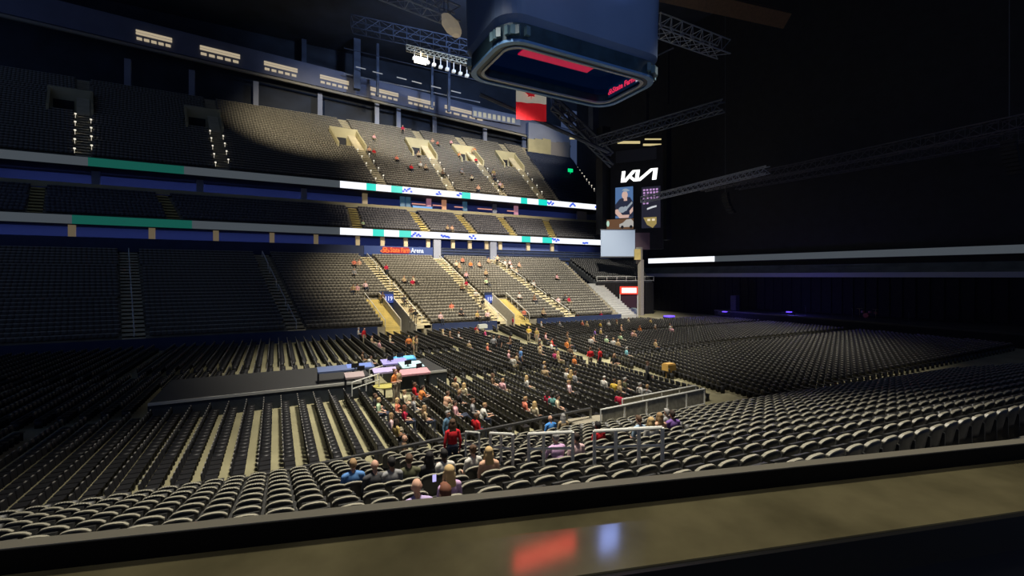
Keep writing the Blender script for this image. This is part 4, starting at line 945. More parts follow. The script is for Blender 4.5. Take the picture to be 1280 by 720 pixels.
for k, (px, py, s, c, lab) in enumerate(((788, 388, 3.0, (.42, .55, .58), 'pale cyan case beside curtain doorway'), (836, 459, .9, (.62, .38, .10), 'orange-tan box lying across chairs at right edge'), (603, 408, 1.4, (.5, .53, .5), 'pale grey bag on the chairs below the navy wall'))):
    p = PZ(px, py, .9 if k else 1.2); m = MB(); m.box((p.x, p.y, .9 if k else .8), (s, .7, .5 if k else 1.5)); m.box((p.x, p.y, 1.18 if k else 1.6), (s*.9, .6, .1)); m.box((p.x, p.y, .33 if k else .03), (s*.4, .3, .66 if k else .06))
    tag(m.build(('equipment_case', 'cardboard_box', 'bag')[k], mat('case_%d' % k, c, .6), None, (p.x, p.y, 0)), lab, ('case', 'box', 'bag')[k])

# ================================================================== SUITE COUNTER IN FRONT OF THE CAMERA
cz = HC-.55
def CP(px, f): u, v = rayuv(px, f); return Vector((u, v, 0))
b0, b1 = CP(438, .948), CP(842, 1.104); cd = (b1-b0).normalized(); cn = Vector((-cd.y, cd.x, 0))     # cn points away from the camera
c0, c1 = b0-cd*3.2, b1+cd*3.4
dep = .205; tilt = .009
r = thing('drink_counter', ((c0+c1)/2-cn*.1)+Vector((0, 0, 6.9)), 'glossy olive-brown stone counter along the bottom of picture', 'counter')
stone = mat('olive_stone', (.20, .175, .09), .09, noise=.35, nscale=5, spec=.8)
m = MB(); A_, B_, C_, D_ = c0-cn*dep, c1-cn*dep, c1, c0
T = lambda p, z: (p.x, p.y, z)
m.hexa([T(A_, cz-.035-tilt), T(B_, cz-.035-tilt), T(C_, cz-.035), T(D_, cz-.035), T(A_, cz-tilt), T(B_, cz-tilt), T(C_, cz), T(D_, cz)]); m.build('countertop', stone, r)
m = MB(); e = cn*-.012; m.hexa([T(A_+e, cz-.09), T(B_+e, cz-.09), T(B_, cz-.09), T(A_, cz-.09), T(A_+e, cz-tilt-.004), T(B_+e, cz-tilt-.004), T(B_, cz-tilt-.004), T(A_, cz-tilt-.004)]); m.build('front_edge', mat('black_edge', (.006, .006, .006), .4), r)
m = MB(); m.plate(A_+cn*.08, B_+cn*.08, .05, 6.9, cz-.04); m.build('support_panel', black_m, r)
r = thing('window_channel', ((c0+c1)/2)+Vector((0, 0, cz)), 'black metal channel with pale top ledge behind the stone counter', 'rail')
m = MB(); m.hexa([T(p, z) for z in (cz-.3, cz+.045) for p in (c0, c1, c1+cn*.034, c0+cn*.034)]); m.build('channel', mat('channel_black', (.003, .003, .003), .6, spec=.1), r)
m = MB(); m.hexa([T(p, z) for z in (cz+.045, cz+.047) for p in (c0+cn*.004, c1+cn*.004, c1+cn*.034, c0+cn*.034)]); m.build('top_ledge', mat('ledge_beige', (.30, .28, .21), .5), r)
# ================================================================== PEOPLE
REG = ['skin', 'shirt', 'sleeve', 'trousers', 'shoes', 'eyes', 'lips']
def capsules_mesh(name, prims, voxel, dec, smooth=1):
    """union of tapered capsules and ellipsoids fused into one continuous skin; prims: (p, q, r0, r1, region) or ('e', c, radii, region)"""
    bm = bmesh.new()
    for pr in prims:
        if pr[0] == 'e':
            g = bmesh.ops.create_icosphere(bm, subdivisions=3, radius=1)
            M = Matrix.Translation(pr[1]) @ (pr[4] if len(pr) > 4 else Matrix.Identity(4)) @ Matrix.Diagonal((*pr[2], 1))
            bmesh.ops.transform(bm, matrix=M, verts=g['verts'])
        else:
            p, q2, r0, r1, _ = pr; p = Vector(p); q2 = Vector(q2); d = q2-p; L = d.length; d.normalize()
            up = Vector((0, 0, 1)) if abs(d.z) < .9 else Vector((1, 0, 0)); a = d.cross(up).normalized(); b = a.cross(d)
            rings = []; N = 10
            prof = [(-math.cos(t)*r0, math.sin(t)*r0) for t in (.25, .7, 1.2, math.pi/2)]+[(L+math.sin(t)*r1, math.cos(t)*r1) for t in (0, .4, .85, 1.3)]
            for h, rr in prof: rings.append([bm.verts.new(p+d*h+(a*math.cos(2*math.pi*k/N)+b*math.sin(2*math.pi*k/N))*rr) for k in range(N)])
            for i in range(len(rings)-1):
                for k in range(N): bm.faces.new((rings[i][k], rings[i][(k+1) % N], rings[i+1][(k+1) % N], rings[i+1][k]))
            bm.faces.new(list(reversed(rings[0]))); bm.faces.new(rings[-1])
    bmesh.ops.recalc_face_normals(bm, faces=bm.faces)
    me = bpy.data.meshes.new('tmp'); bm.to_mesh(me); bm.free()
    o = bpy.data.objects.new('tmp', me); COL.objects.link(o)
    m = o.modifiers.new('r', 'REMESH'); m.mode = 'VOXEL'; m.voxel_size = voxel
    if smooth: s = o.modifiers.new('s', 'SMOOTH'); s.iterations = smooth; s.factor = .5
    d = o.modifiers.new('d', 'DECIMATE'); d.ratio = dec
    dg = bpy.context.evaluated_depsgraph_get(); out = bpy.data.meshes.new_from_object(o.evaluated_get(dg)); out.name = name
    bpy.data.objects.remove(o); out.materials.clear()
    n = len(out.polygons); C = np.empty(n*3); out.polygons.foreach_get('center', C); C = C.reshape(-1, 3)
    best = np.full(n, 1e9); reg = np.zeros(n, dtype=np.int32)
    for pr in prims:
        if pr[0] == 'e':
            c = np.array(pr[1]); R = np.array(pr[2]); q2 = (C-c)/R; l = np.linalg.norm(q2, axis=1); dist = (l-1)*R.min(); k = pr[3]
        else:
            p, q3, r0, r1, k = pr; p = np.array(p, float); q3 = np.array(q3, float); d_ = q3-p; t = np.clip(((C-p)@d_)/max(1e-9, d_@d_), 0, 1)
            dist = np.linalg.norm(C-(p+t[:, None]*d_), axis=1)-(r0+(r1-r0)*t)
        if isinstance(k, str): k = REG.index(k)
        u_ = dist < best; best[u_] = dist[u_]; reg[u_] = k
    for _ in REG: out.materials.append(None)
    out.polygons.foreach_set('material_index', reg); out.polygons.foreach_set('use_smooth', np.ones(n, dtype=bool)); out.update()
    return out
def hand(wr, dirv, palm_n, side):
    """palm, four unequal bent fingers and a thumb leaving the side of the palm"""
    d = Vector(dirv).normalized(); nrm = Vector(palm_n).normalized(); s = d.cross(nrm).normalized()*side; w_ = Vector(wr); P_ = []
    for k in (-1, 0, 1): P_.append((w_+d*.015+s*.015*k, w_+d*.085+s*.026*k, .016, .015, 'skin'))
    for k, L in ((-1.5, .055), (-.5, .075), (.5, .08), (1.5, .07)):
        a = w_+d*.085+s*.019*k; b = a+d*L*.55+s*.003*k+nrm*.012; c = b+d*L*.4+nrm*.03; P_ += [(a, b, .0105, .0095, 'skin'), (b, c, .0095, .008, 'skin')]
    a = w_+d*.03+s*.03; b = a+d*.03+s*.03+nrm*.012; c = b+d*.028+s*.008+nrm*.012; P_ += [(a, b, .0125, .011, 'skin'), (b, c, .011, .009, 'skin')]
    return P_
def figure(pose, female=False):
    """joints in metres; faces +Y"""
    V = Vector; S = .17 if female else .20; hip = .095
    if pose.startswith('sit'):
        lean = {'sit': -.04, 'sit_forward': .16, 'sit_reach': -.02, 'sit_recline': -.16}[pose]
        pel = V((0, .0, .50)); chest = V((0, lean*.6, .86)); neck = V((0, lean, 1.03)); head = V((0, lean+.035, 1.17))
        kn = [V((s*.12, .42, .53)) for s in (-1, 1)]; an = [V((s*.12, .44, .09)) for s in (-1, 1)]
        if pose == 'sit_recline': kn = [V((s*.13, .42, .60)) for s in (-1, 1)]; an = [V((s*.12, .72, .30)) for s in (-1, 1)]
    else:
        lean = 0; pel = V((0, 0, .93)); chest = V((0, -.01, 1.26)); neck = V((0, 0, 1.44)); head = V((0, .03, 1.60))
        kn = [V((s*.10, .03, .49)) for s in (-1, 1)]; an = [V((s*.11, .0, .08)) for s in (-1, 1)]
        if pose == 'walk': kn = [V((-.10, .20, .52)), V((.10, -.04, .49))]; an = [V((-.10, .30, .10)), V((.10, -.34, .14))]
    P_ = []
    top = neck+V((0, 0, -.05))
    P_ += [('e', pel+V((0, 0, .02)), (.165, .115, .12), 'trousers'), ('e', pel.lerp(chest, .45), (.14 if female else .155, .10, .20), 'shirt'),
           ('e', chest, (.155 if female else .175, .115, .19), 'shirt')]
    for s in (-1, 1): P_.append((top+V((s*.04, 0, .0)), top+V((s*S*.9, 0, -.04)), .065, .062, 'shirt'))
    if female:
        for s in (-1, 1): P_.append(('e', chest+V((s*.07, .085, .01)), (.06, .055, .06), 'shirt'))
    P_.append((neck+V((0, -.01, -.04)), head+V((0, -.02, -.07)), .052, .048, 'skin'))
    P_ += [('e', head+V((0, -.005, .02)), (.075, .095, .10), 'skin'), ('e', head+V((0, .02, -.055)), (.055, .068, .062), 'skin'),
           (head+V((0, .085, .01)), head+V((0, .108, -.022)), .010, .015, 'skin'),
           (head+V((-.018, .083, -.065)), head+V((.018, .083, -.065)), .009, .009, 'lips')]
    for s in (-1, 1):
        P_ += [('e', head+V((s*.078, -.005, -.005)), (.012, .022, .032), 'skin'), ('e', head+V((s*.03, .082, .012)), (.013, .010, .009), 'eyes')]
    for i, s in enumerate((-1, 1)):
        sh = top+V((s*S, 0, -.045))
        hipj = pel+V((s*hip, 0, -.02))
        P_ += [(hipj, kn[i], .088, .062, 'trousers'), (kn[i], an[i]+V((0, 0, .03)), .060, .042, 'trousers')]
        P_ += [(an[i]+V((0, -.05, -.03)), an[i]+V((s*.012, .13, -.045)), .040, .032, 'shoes')]
        if pose in ('sit', 'sit_recline'): el = sh+V((s*.05, .02, -.27)); wr = el+V((-s*.06, .22, -.04)); pn = V((0, 0, -1))
        elif pose == 'sit_forward': el = sh+V((s*.04, .12, -.24)); wr = el+V((-s*.09, .20, .02)); pn = V((0, 0, -1))
        elif pose == 'sit_reach': el = sh+V((s*.05, .02, -.27)) if s < 0 else sh+V((.22, .12, -.10)); wr = el+(V((.06, .22, -.04)) if s < 0 else V((.20, .10, .06))); pn = V((0, 0, -1))
        elif pose == 'walk': el = sh+V((s*.04, .07*s, -.28)); wr = el+V((0, .12+.06*s, -.20)); pn = V((-s, 0, 0))
        elif pose == 'stand_bent': el = sh+V((s*.06, -.02, -.27)); wr = el+V((-s*.10, .22, .03)); pn = V((0, 0, -1))
        else: el = sh+V((s*.06, -.03, -.28)); wr = el+V((s*.0, .06, -.24)); pn = V((-s, 0, 0))
        P_ += [(sh, el.lerp(sh, .25), .056, .047, 'shirt'), (el.lerp(sh, .35), el, .044, .040, 'sleeve'), (el, wr, .040, .027, 'sleeve')]
        P_ += hand(wr, wr-el, pn, s if pose in ('sit', 'sit_forward', 'sit_recline', 'stand_bent', 'sit_reach') else s)
    me = capsules_mesh('body_'+pose, P_, .0125, .22)
    return me, head
def hair_mesh(kind):
    V = Vector
    if kind == 'short': P_ = [('e', V((0, -.022, .045)), (.086, .094, .088), 0), ('e', V((0, -.06, -.0)), (.074, .055, .07), 0), ('e', V((0, .05, .098)), (.06, .04, .03), 0)]
    elif kind == 'long': P_ = [('e', V((0, -.025, .045)), (.092, .10, .092), 0), ('e', V((0, -.07, -.08)), (.10, .055, .15), 0), ('e', V((0, -.08, -.20)), (.105, .045, .12), 0),
                              (V((-.08, .0, 0)), V((-.10, .02, -.20)), .03, .028, 0), (V((.08, .0, 0)), V((.10, .02, -.20)), .03, .028, 0)]
    elif kind == 'bun': P_ = [('e', V((0, -.022, .045)), (.086, .094, .088), 0), ('e', V((0, -.06, -.0)), (.074, .055, .07), 0), ('e', V((0, -.11, .09)), (.045, .045, .045), 0)]
    else: P_ = [('e', V((0, -.01, .06)), (.09, .10, .07), 0), (V((-.04, .09, .055)), V((.04, .09, .055)), .012, .012, 0), (V((-.03, .13, .05)), V((.03, .13, .05)), .010, .010, 0), (V((0, .06, .06)), V((0, .13, .05)), .03, .02, 0)]
    me = capsules_mesh('hair_'+kind, P_, .014, .35); me.materials.clear(); me.materials.append(None)
    me.polygons.foreach_set('material_index', np.zeros(len(me.polygons), dtype=np.int32)); me.update(); return me
BODY = {}
for pz in ('sit', 'sit_forward', 'sit_reach', 'sit_recline', 'stand', 'stand_bent', 'walk'):
    BODY[pz, 0] = figure(pz, False)
for pz in ('sit', 'sit_forward', 'stand'): BODY[pz, 1] = figure(pz, True)
HAIR = {k: hair_mesh(k) for k in ('short', 'long', 'bun', 'cap')}
def cm(c, n): return mat(n, c, .8, noise=.08, nscale=6)
SK = {'fair': cm((.62, .36, .25), 'skin_fair'), 'tan': cm((.42, .22, .13), 'skin_tan'), 'dark': cm((.14, .07, .045), 'skin_dark')}
HC_ = {'black': (.012, .010, .010), 'dark brown': (.035, .02, .014), 'brown': (.10, .055, .03), 'auburn': (.17, .06, .03), 'blond': (.55, .38, .17), 'grey': (.34, .33, .31), 'sandy': (.33, .21, .10), 'white': (.6, .58, .54)}
SH = {'white': (.62, .60, .54), 'cream': (.62, .54, .36), 'red': (.60, .012, .02), 'crimson': (.48, .01, .05), 'black': (.02, .02, .022), 'charcoal': (.06, .06, .065), 'grey': (.28, .28, .28), 'navy': (.03, .05, .12),
      'blue': (.10, .25, .55), 'bright blue': (.08, .32, .80), 'light blue': (.35, .48, .60), 'teal': (.12, .30, .28), 'cyan': (.20, .48, .55), 'mint': (.50, .66, .40), 'yellow': (.70, .48, .06), 'mustard': (.50, .36, .12),
      'tan': (.45, .33, .18), 'brown': (.18, .11, .06), 'olive': (.10, .10, .05), 'orange': (.70, .22, .05), 'coral': (.72, .20, .12), 'pink': (.70, .38, .40), 'pale pink': (.75, .52, .52), 'magenta': (.50, .05, .16),
      'lavender': (.48, .38, .62), 'lilac': (.62, .40, .62), 'purple': (.20, .10, .35), 'peach': (.68, .40, .26), 'denim blue': (.10, .20, .30), 'pale green': (.40, .55, .36)}
for k, v in HC_.items(): cm(v, 'hair_'+k)
for k, v in SH.items(): cm(v, 'shirt_'+k)
TR = [cm((.03, .04, .07), 'trousers_denim'), cm((.02, .02, .02), 'trousers_black'), cm((.30, .26, .18), 'trousers_khaki')]
shoe_m = cm((.05, .05, .05), 'shoes_dark'); shoe2 = cm((.5, .5, .48), 'shoes_pale'); eye_m = mat('eye', (.03, .02, .02), .3); lip_m = mat('lip', (.40, .12, .10), .5)
PRND = random.Random(11); PEOPLE = []
def person(root, yaw, pose, shirt, hair, kind, skin='fair', female=None, long_sleeve=False, scale=1.0, label=''):
    fem = (kind in ('long', 'bun')) if female is None else female
    me, head = BODY.get((pose, 1 if fem else 0)) or BODY[pose, 0]
    o = bpy.data.objects.new('person', me); COL.objects.link(o)
    o.location = root; o.rotation_euler[2] = yaw; o.scale = (scale,)*3
    tr = PRND.choice(TR)
    ms = [SK[skin], MATS['shirt_'+shirt], MATS['shirt_'+shirt] if long_sleeve else SK[skin], tr, PRND.choice((shoe_m, shoe2)), eye_m, lip_m]
    for i, m in enumerate(ms): o.material_slots[i].link = 'OBJECT'; o.material_slots[i].material = m
    if kind != 'bald':
        h = bpy.data.objects.new('cap' if kind == 'cap' else 'hair', HAIR[kind]); COL.objects.link(h); h.parent = o; h.location = head
        h.material_slots[0].link = 'OBJECT'; h.material_slots[0].material = MATS[('shirt_' if kind == 'cap' else 'hair_')+hair]
    tag(o, label, 'person'); return o
LK, LZ0 = (ZB-ZF)/(VB-VF), ZF
def root_at(surf, px, py, standing, sc=1.0):
    hh = (1.60 if standing else 1.17)*sc
    if surf == 'N':
        if not standing: rw, u_, v_, z_2 = near_row(px, py, hh); return Vector((u_, v_-.04, z_2))
        p = nplane(px, py, hh)
    elif surf == 'F': p = PZ(px, py, hh); p.z = 0
    elif surf == 'B': p = PZ(px, py, hh+1.15); p.z = 1.15
    elif surf == 'L': p = plane_hit(px, py, ZF, VF, LK, 0, hh); p.z = ZF+LK*(p.y-VF)
    elif surf == 'U': p = plane_hit(px, py, 26.7, 91, 20.9/28, 0, hh)
    elif surf == 'M': p = plane_hit(px, py, zm0, 87, (zm1-zm0)/7, 0, hh)
    if surf == 'N':
        rw = max(0, round((NV0-.08*p.x-p.y-.2)/PITCH)); v = NV0-.08*p.x-rw*PITCH-.25; p.y = v; p.z = NZ0+rw*PITCH*KN
        if not standing: p.x = .57*round((p.x-.1)/.57)+.1
        else: p.y += .32
    elif surf in 'LUM':
        vf, z0, dz, dv, n = {'L': (VF, ZF, ZB-ZF, VB-VF, 26), 'U': (91, 26.7, 20.9, 28, 34), 'M': (87, zm0, zm1-zm0, 7, 9)}[surf]
        rw = min(max(0, math.floor((p.y-vf)/dv*n)), n-1); p.z = z0+rw*dz/n; p.y = vf+(rw+(.4 if not standing else .25))*dv/n
    elif surf == 'F' and not standing:
        c = min(chairs, key=lambda c: (c[0]-p.x)**2+(c[1]-p.y)**2)
        if (c[0]-p.x)**2+(c[1]-p.y)**2 < 1.2: p.x, p.y = c[0]-.02, c[1]
    return p
# x, y of the head in the photograph, surface, pose, shirt, hair, hair kind, skin, extra, where
Sx = 'sit'; Fw = 'sit_forward'; Rc = 'sit_recline'; Rr = 'sit_reach'; St = 'stand'; Sb = 'stand_bent'
PPL = [
 (520, 608, 'N', Sx, 'lavender', '', 'bald', 'fair', 'in the row nearest the counter'),
 (555, 618, 'N', Sx, 'brown', 'auburn', 'short', 'fair', 'cut off by counter, right of bald person'),
 (560, 590, 'N', Sx, 'lilac', 'blond', 'long', 'fair', 'low in the near stand holding a phone'),
 (441, 581, 'N', Sx, 'blue', 'sandy', 'short', 'fair', 'at left end of near stand'),
 (468, 577, 'N', Sx, 'charcoal', 'sandy', 'bald', 'fair', 'in near stand at left'),
 (489, 578, 'N', Sx, 'grey', 'black', 'short', 'tan', 'in near stand, middle of left group'),
 (511, 572, 'N', Rr, 'olive', 'brown', 'short', 'fair', 'stretching one arm along near stand seats'),
 (536, 570, 'N', Sx, 'black', 'black', 'long', 'dark', 'in near stand, back view'),
 (554, 568, 'N', Sx, 'white', 'black', 'short', 'dark', 'near left aisle of near stand'),
 (590, 557, 'N', Sx, 'white', 'brown', 'bun', 'fair', 'behind the small guard rail'),
 (610, 564, 'N', Sx, 'peach', 'blond', 'long', 'fair', 'right of the bun-haired person'),
 (573, 530, 'N', St, 'red', 'brown', 'long', 'fair', 'in the aisle at the barrier'),
 (559, 517, 'F', St, 'denim blue', 'grey', 'short', 'fair', 'just beyond barrier'),
 (614, 524, 'F', Sx, 'red', 'brown', 'short', 'tan', 'on floor chair just beyond barrier'),
 (687, 517, 'N', Sx, 'bright blue', 'sandy', 'bald', 'fair', 'in the front row beside barrier'),
 (703, 519, 'N', Sx, 'tan', 'grey', 'long', 'fair', 'right of bright blue shirt at barrier'),
 (746, 528, 'N', Sx, 'red', 'black', 'short', 'dark', 'above the long guard rail'),
 (718, 541, 'N', Sx, 'pale pink', 'dark brown', 'short', 'fair', 'at near guard rails'),
 (699, 547, 'N', Fw, 'lilac', 'grey', 'short', 'fair', 'leaning left beside pale pink shirt'),
 (797, 522, 'N', Sx, 'light blue', 'brown', 'short', 'fair', 'right end of near stand'),
 (812, 522, 'N', Sx, 'white', 'blond', 'long', 'fair', 'at right end of near stand'),
 (823, 519, 'N', Sx, 'peach', 'sandy', 'long', 'fair', 'in right group of near stand'),
 (832, 512, 'N', Sx, 'grey', 'grey', 'short', 'fair', 'below right stair rail'),
 (839, 515, 'N', Sx, 'purple', 'dark brown', 'short', 'tan', 'at far right of near stand'),
 # floor, near blocks
 (473, 493, 'F', Sx, 'black', 'brown', 'short', 'fair', 'just below left mixing platform'),
 (484, 500, 'F', Sx, 'mint', 'blond', 'short', 'fair', 'below the platform gap'),
 (490, 502, 'F', Sx, 'coral', 'blond', 'long', 'fair', 'below the platform gap'),
 (496, 510, 'F', Sx, 'crimson', 'auburn', 'long', 'fair', 'below the platforms'),
 (485, 522, 'F', Sx, 'pale pink', 'sandy', 'long', 'fair', 'in lower left floor chairs'),
 (496, 526, 'F', Sx, 'mustard', 'dark brown', 'long', 'tan', 'in lower left floor chairs'),
 (512, 500, 'F', Sx, 'grey', 'brown', 'short', 'fair', 'below right mixing platform'),
 (534, 510, 'F', Sx, 'tan', 'sandy', 'long', 'fair', 'mid left floor chairs'),
 (518, 482, 'F', Sx, 'red', 'brown', 'short', 'tan', 'under right mixing platform'),
 (525, 484, 'F', Fw, 'orange', 'dark brown', 'short', 'fair', 'under right mixing platform'),
 (508, 490, 'F', Rc, 'cream', 'sandy', 'short', 'fair', 'lying back below right platform'),
 (506, 548, 'F', Sx, 'brown', 'sandy', 'bald', 'fair', 'near barrier at left'),
 (570, 474, 'F', Sx, 'tan', 'auburn', 'short', 'fair', 'in floor aisle right of platforms'),
 (577, 482, 'F', Sx, 'cream', 'blond', 'long', 'fair', 'in chairs right of platforms'),
 (566, 492, 'F', Fw, 'peach', 'brown', 'short', 'fair', 'bending in chairs right of platforms'),
 (575, 490, 'F', Sx, 'black', 'sandy', 'short', 'fair', 'in chairs right of platforms'),
 (569, 503, 'F', Rc, 'pink', 'dark brown', 'short', 'fair', 'in middle left floor chairs'),
 (595, 499, 'F', Sx, 'grey', 'brown', 'short', 'fair', 'in middle left floor chairs'),
 (600, 507, 'F', Fw, 'white', 'sandy', 'short', 'fair', 'in middle left floor chairs'),
 (621, 469, 'F', Sx, 'brown', 'brown', 'long', 'fair', 'centre floor aisle'),
 (627, 476, 'F', Sx, 'pink', 'sandy', 'short', 'fair', 'centre floor aisle'),
 (658, 497, 'F', Sx, 'coral', 'sandy', 'short', 'fair', 'centre floor chairs'),
 (669, 503, 'F', Sx, 'cream', 'blond', 'long', 'fair', 'right of coral shirt on centre floor'),
 (654, 473, 'F', Sx, 'white', 'blond', 'long', 'fair', 'centre floor chairs'),
 (687, 493, 'F', Sx, 'teal', 'black', 'short', 'dark', 'centre floor chairs'),
 (692, 490, 'F', Sx, 'crimson', 'dark brown', 'long', 'tan', 'centre floor chairs'),
 (698, 497, 'F', Sx, 'cream', 'dark brown', 'short', 'fair', 'centre floor chairs'),
 (677, 455, 'F', Sx, 'grey', 'blond', 'short', 'fair', 'middle of the floor'),
 (683, 459, 'F', Sx, 'tan', 'sandy', 'short', 'fair', 'middle of the floor'),
 (708, 463, 'F', Sx, 'white', 'sandy', 'short', 'fair', 'left of middle aisle'),
 (714, 465, 'F', Sx, 'mustard', 'blond', 'long', 'fair', 'left of middle aisle'),
 (724, 465, 'F', Sx, 'grey', 'brown', 'short', 'fair', 'left of middle aisle'),
 (718, 476, 'F', Rc, 'pale pink', 'sandy', 'short', 'fair', 'left of middle aisle'),
 (761, 471, 'F', Sx, 'white', 'white', 'cap', 'fair', 'before the middle aisle end'),
 (768, 475, 'F', Sx, 'yellow', 'brown', 'short', 'fair', 'before the middle aisle end'),
 (775, 477, 'F', Sx, 'tan', 'blond', 'long', 'fair', 'before the middle aisle end'),
 (785, 475, 'F', Sx, 'olive', 'grey', 'short', 'fair', 'before the middle aisle end'),
 (800, 480, 'F', Rc, 'white', 'grey', 'short', 'fair', 'lying over chairs near the right stair rail'),
 (808, 484, 'F', Rc, 'grey', 'sandy', 'short', 'fair', 'lying over chairs near the right stair rail'),
 (780, 491, 'F', Sx, 'crimson', 'dark brown', 'short', 'tan', 'left of the right stair rail'),
 (809, 454, 'F', 'walk', 'charcoal', 'brown', 'short', 'fair', 'walking along the right floor aisle'),
 # floor, far left
 (448, 411, 'F', Sb, 'white', 'grey', 'short', 'fair', 'standing under the left stand wall'),
 (455, 411, 'F', St, 'red', 'brown', 'short', 'fair', 'standing under the left stand wall'),
 (461, 421, 'F', Sx, 'tan', 'brown', 'short', 'fair', 'left of the yellow stair'),
 (473, 427, 'F', Sx, 'pink', 'brown', 'short', 'fair', 'left floor near wall'),
 (484, 421, 'F', Sx, 'cream', 'blond', 'long', 'fair', 'at the foot of yellow stair'),
 (457, 440, 'F', Sx, 'brown', 'dark brown', 'short', 'tan', 'behind the left platform'),
 (511, 421, 'F', St, 'orange', 'sandy', 'short', 'fair', 'standing at the left entry'),
 (517, 423, 'F', St, 'mustard', 'blond', 'long', 'fair', 'standing at the left entry'),
 (521, 421, 'F', Sb, 'tan', 'brown', 'short', 'tan', 'standing at the left entry'),
 (464, 446, 'F', Fw, 'white', 'dark brown', 'short', 'fair', 'bent over behind the left platform'),
 (498, 462, 'B', St, 'tan', 'dark brown', 'short', 'tan', 'between the two mixing platforms'),
 (493, 464, 'B', Sb, 'orange', 'brown', 'bun', 'fair', 'between the two mixing platforms'),
 (554, 413, 'F', Sx, 'cream', 'blond', 'long', 'fair', 'under the navy wall'),
 (558, 416, 'F', Sx, 'brown', 'sandy', 'short', 'fair', 'under the navy wall'),
 (572, 416, 'F', Sx, 'white', 'brown', 'long', 'fair', 'under the navy wall'),
 (592, 408, 'F', Sx, 'red', 'dark brown', 'short', 'fair', 'under the navy wall'),
 (599, 411, 'F', Rc, 'tan', 'auburn', 'short', 'fair', 'under the navy wall'),
 (611, 413, 'F', Rc, 'magenta', 'brown', 'short', 'fair', 'lying back under the navy wall'),
 (586, 426, 'F', Sx, 'tan', 'grey', 'short', 'fair', 'upper middle floor'),
 (606, 431, 'F', Sx, 'coral', 'blond', 'short', 'fair', 'upper middle floor'),
 (617, 421, 'F', Sb, 'grey', 'brown', 'short', 'fair', 'standing in upper middle floor'),
 (624, 421, 'F', St, 'black', 'brown', 'short', 'tan', 'standing in upper middle floor'),
 (638, 422, 'F', Sb, 'brown', 'brown', 'short', 'tan', 'standing in the upper middle floor'),
 (634, 440, 'F', Sx, 'pink', 'sandy', 'bald', 'fair', 'middle of the floor'),
 (641, 446, 'F', Sx, 'white', 'dark brown', 'short', 'fair', 'middle of the floor'),
 (651, 436, 'F', St, 'blue', 'sandy', 'short', 'fair', 'standing in middle of the floor'),
 (647, 443, 'F', Sx, 'tan', 'brown', 'short', 'fair', 'middle of the floor'),
 (671, 431, 'F', Sx, 'cream', 'brown', 'short', 'fair', 'middle of the floor'),
 (678, 434, 'F', Sx, 'tan', 'blond', 'short', 'fair', 'middle of the floor'),
 (690, 424, 'F', Sx, 'red', 'dark brown', 'short', 'tan', 'centre of the crowd'),
 (684, 424, 'F', Sx, 'black', 'grey', 'short', 'fair', 'centre of the crowd'),
 (697, 428, 'F', Rc, 'white', 'sandy', 'short', 'fair', 'centre of the crowd'),
 (710, 426, 'F', Rc, 'orange', 'brown', 'short', 'fair', 'centre of the crowd'),
 (717, 424, 'F', Sx, 'olive', 'sandy', 'long', 'fair', 'centre of the crowd'),
 (692, 440, 'F', Sx, 'magenta', 'brown', 'short', 'fair', 'left of middle aisle'),
 (705, 443, 'F', Sx, 'tan', 'blond', 'long', 'fair', 'left of middle aisle'),
 (712, 444, 'F', Sx, 'orange', 'sandy', 'short', 'fair', 'left of middle aisle'),
 (723, 433, 'F', Sx, 'brown', 'auburn', 'short', 'tan', 'left of middle aisle'),
 (738, 436, 'F', Sb, 'red', 'brown', 'short', 'fair', 'standing with arms bent in middle aisle'),
 (750, 436, 'F', St, 'red', 'dark brown', 'short', 'tan', 'standing in the middle aisle'),
 (768, 444, 'F', Sb, 'black', 'sandy', 'long', 'fair', 'standing right of the middle aisle'),
 (763, 447, 'F', Fw, 'tan', 'brown', 'short', 'fair', 'at the middle aisle'),
 (782, 436, 'F', Sx, 'cyan', 'grey', 'short', 'fair', 'right of the middle aisle'),
 # floor, far right
 (661, 409, 'F', Sb, 'yellow', 'sandy', 'short', 'fair', 'below the middle entry channel'),
 (671, 411, 'F', St, 'mustard', 'brown', 'short', 'fair', 'below the middle entry channel'),
 (674, 403, 'F', Sx, 'white', 'blond', 'short', 'fair', 'below the middle entry channel'),
 (678, 417, 'F', Sx, 'pink', 'auburn', 'short', 'fair', 'below the middle entry channel'),
 (641, 397, 'F', St, 'crimson', 'brown', 'short', 'tan', 'at the foot of middle entry stair'),
 (700, 403, 'F', Rc, 'grey', 'sandy', 'short', 'fair', 'under the right end of navy wall'),
 (722, 391, 'F', St, 'red', 'brown', 'short', 'tan', 'at the foot of right aisle'),
 (751, 390, 'F', St, 'crimson', 'sandy', 'short', 'fair', 'before the wide pale steps'),
 (737, 403, 'F', Sx, 'tan', 'blond', 'short', 'fair', 'before the wide pale steps'),
 (726, 402, 'F', Sx, 'coral', 'sandy', 'short', 'fair', 'before the wide pale steps'),
 (751, 403, 'F', Sx, 'yellow', 'dark brown', 'short', 'fair', 'before the wide pale steps'),
 (769, 401, 'F', Sx, 'tan', 'auburn', 'long', 'fair', 'before the curtain doorway'),
 (773, 407, 'F', Sx, 'peach', 'blond', 'short', 'fair', 'before the curtain doorway'),
 (764, 402, 'F', Sx, 'white', 'grey', 'short', 'fair', 'before the curtain doorway'),
 (784, 398, 'F', Sx, 'cream', 'brown', 'short', 'fair', 'before the curtain doorway'),
 (795, 408, 'F', Sx, 'orange', 'auburn', 'long', 'fair', 'near the stage'),
 (791, 414, 'F', Sx, 'pink', 'brown', 'short', 'fair', 'near the stage'),
 (799, 415, 'F', Rc, 'peach', 'sandy', 'short', 'fair', 'near the stage'),
 (781, 418, 'F', Rc, 'mint', 'brown', 'short', 'fair', 'stretched out near the stage'),
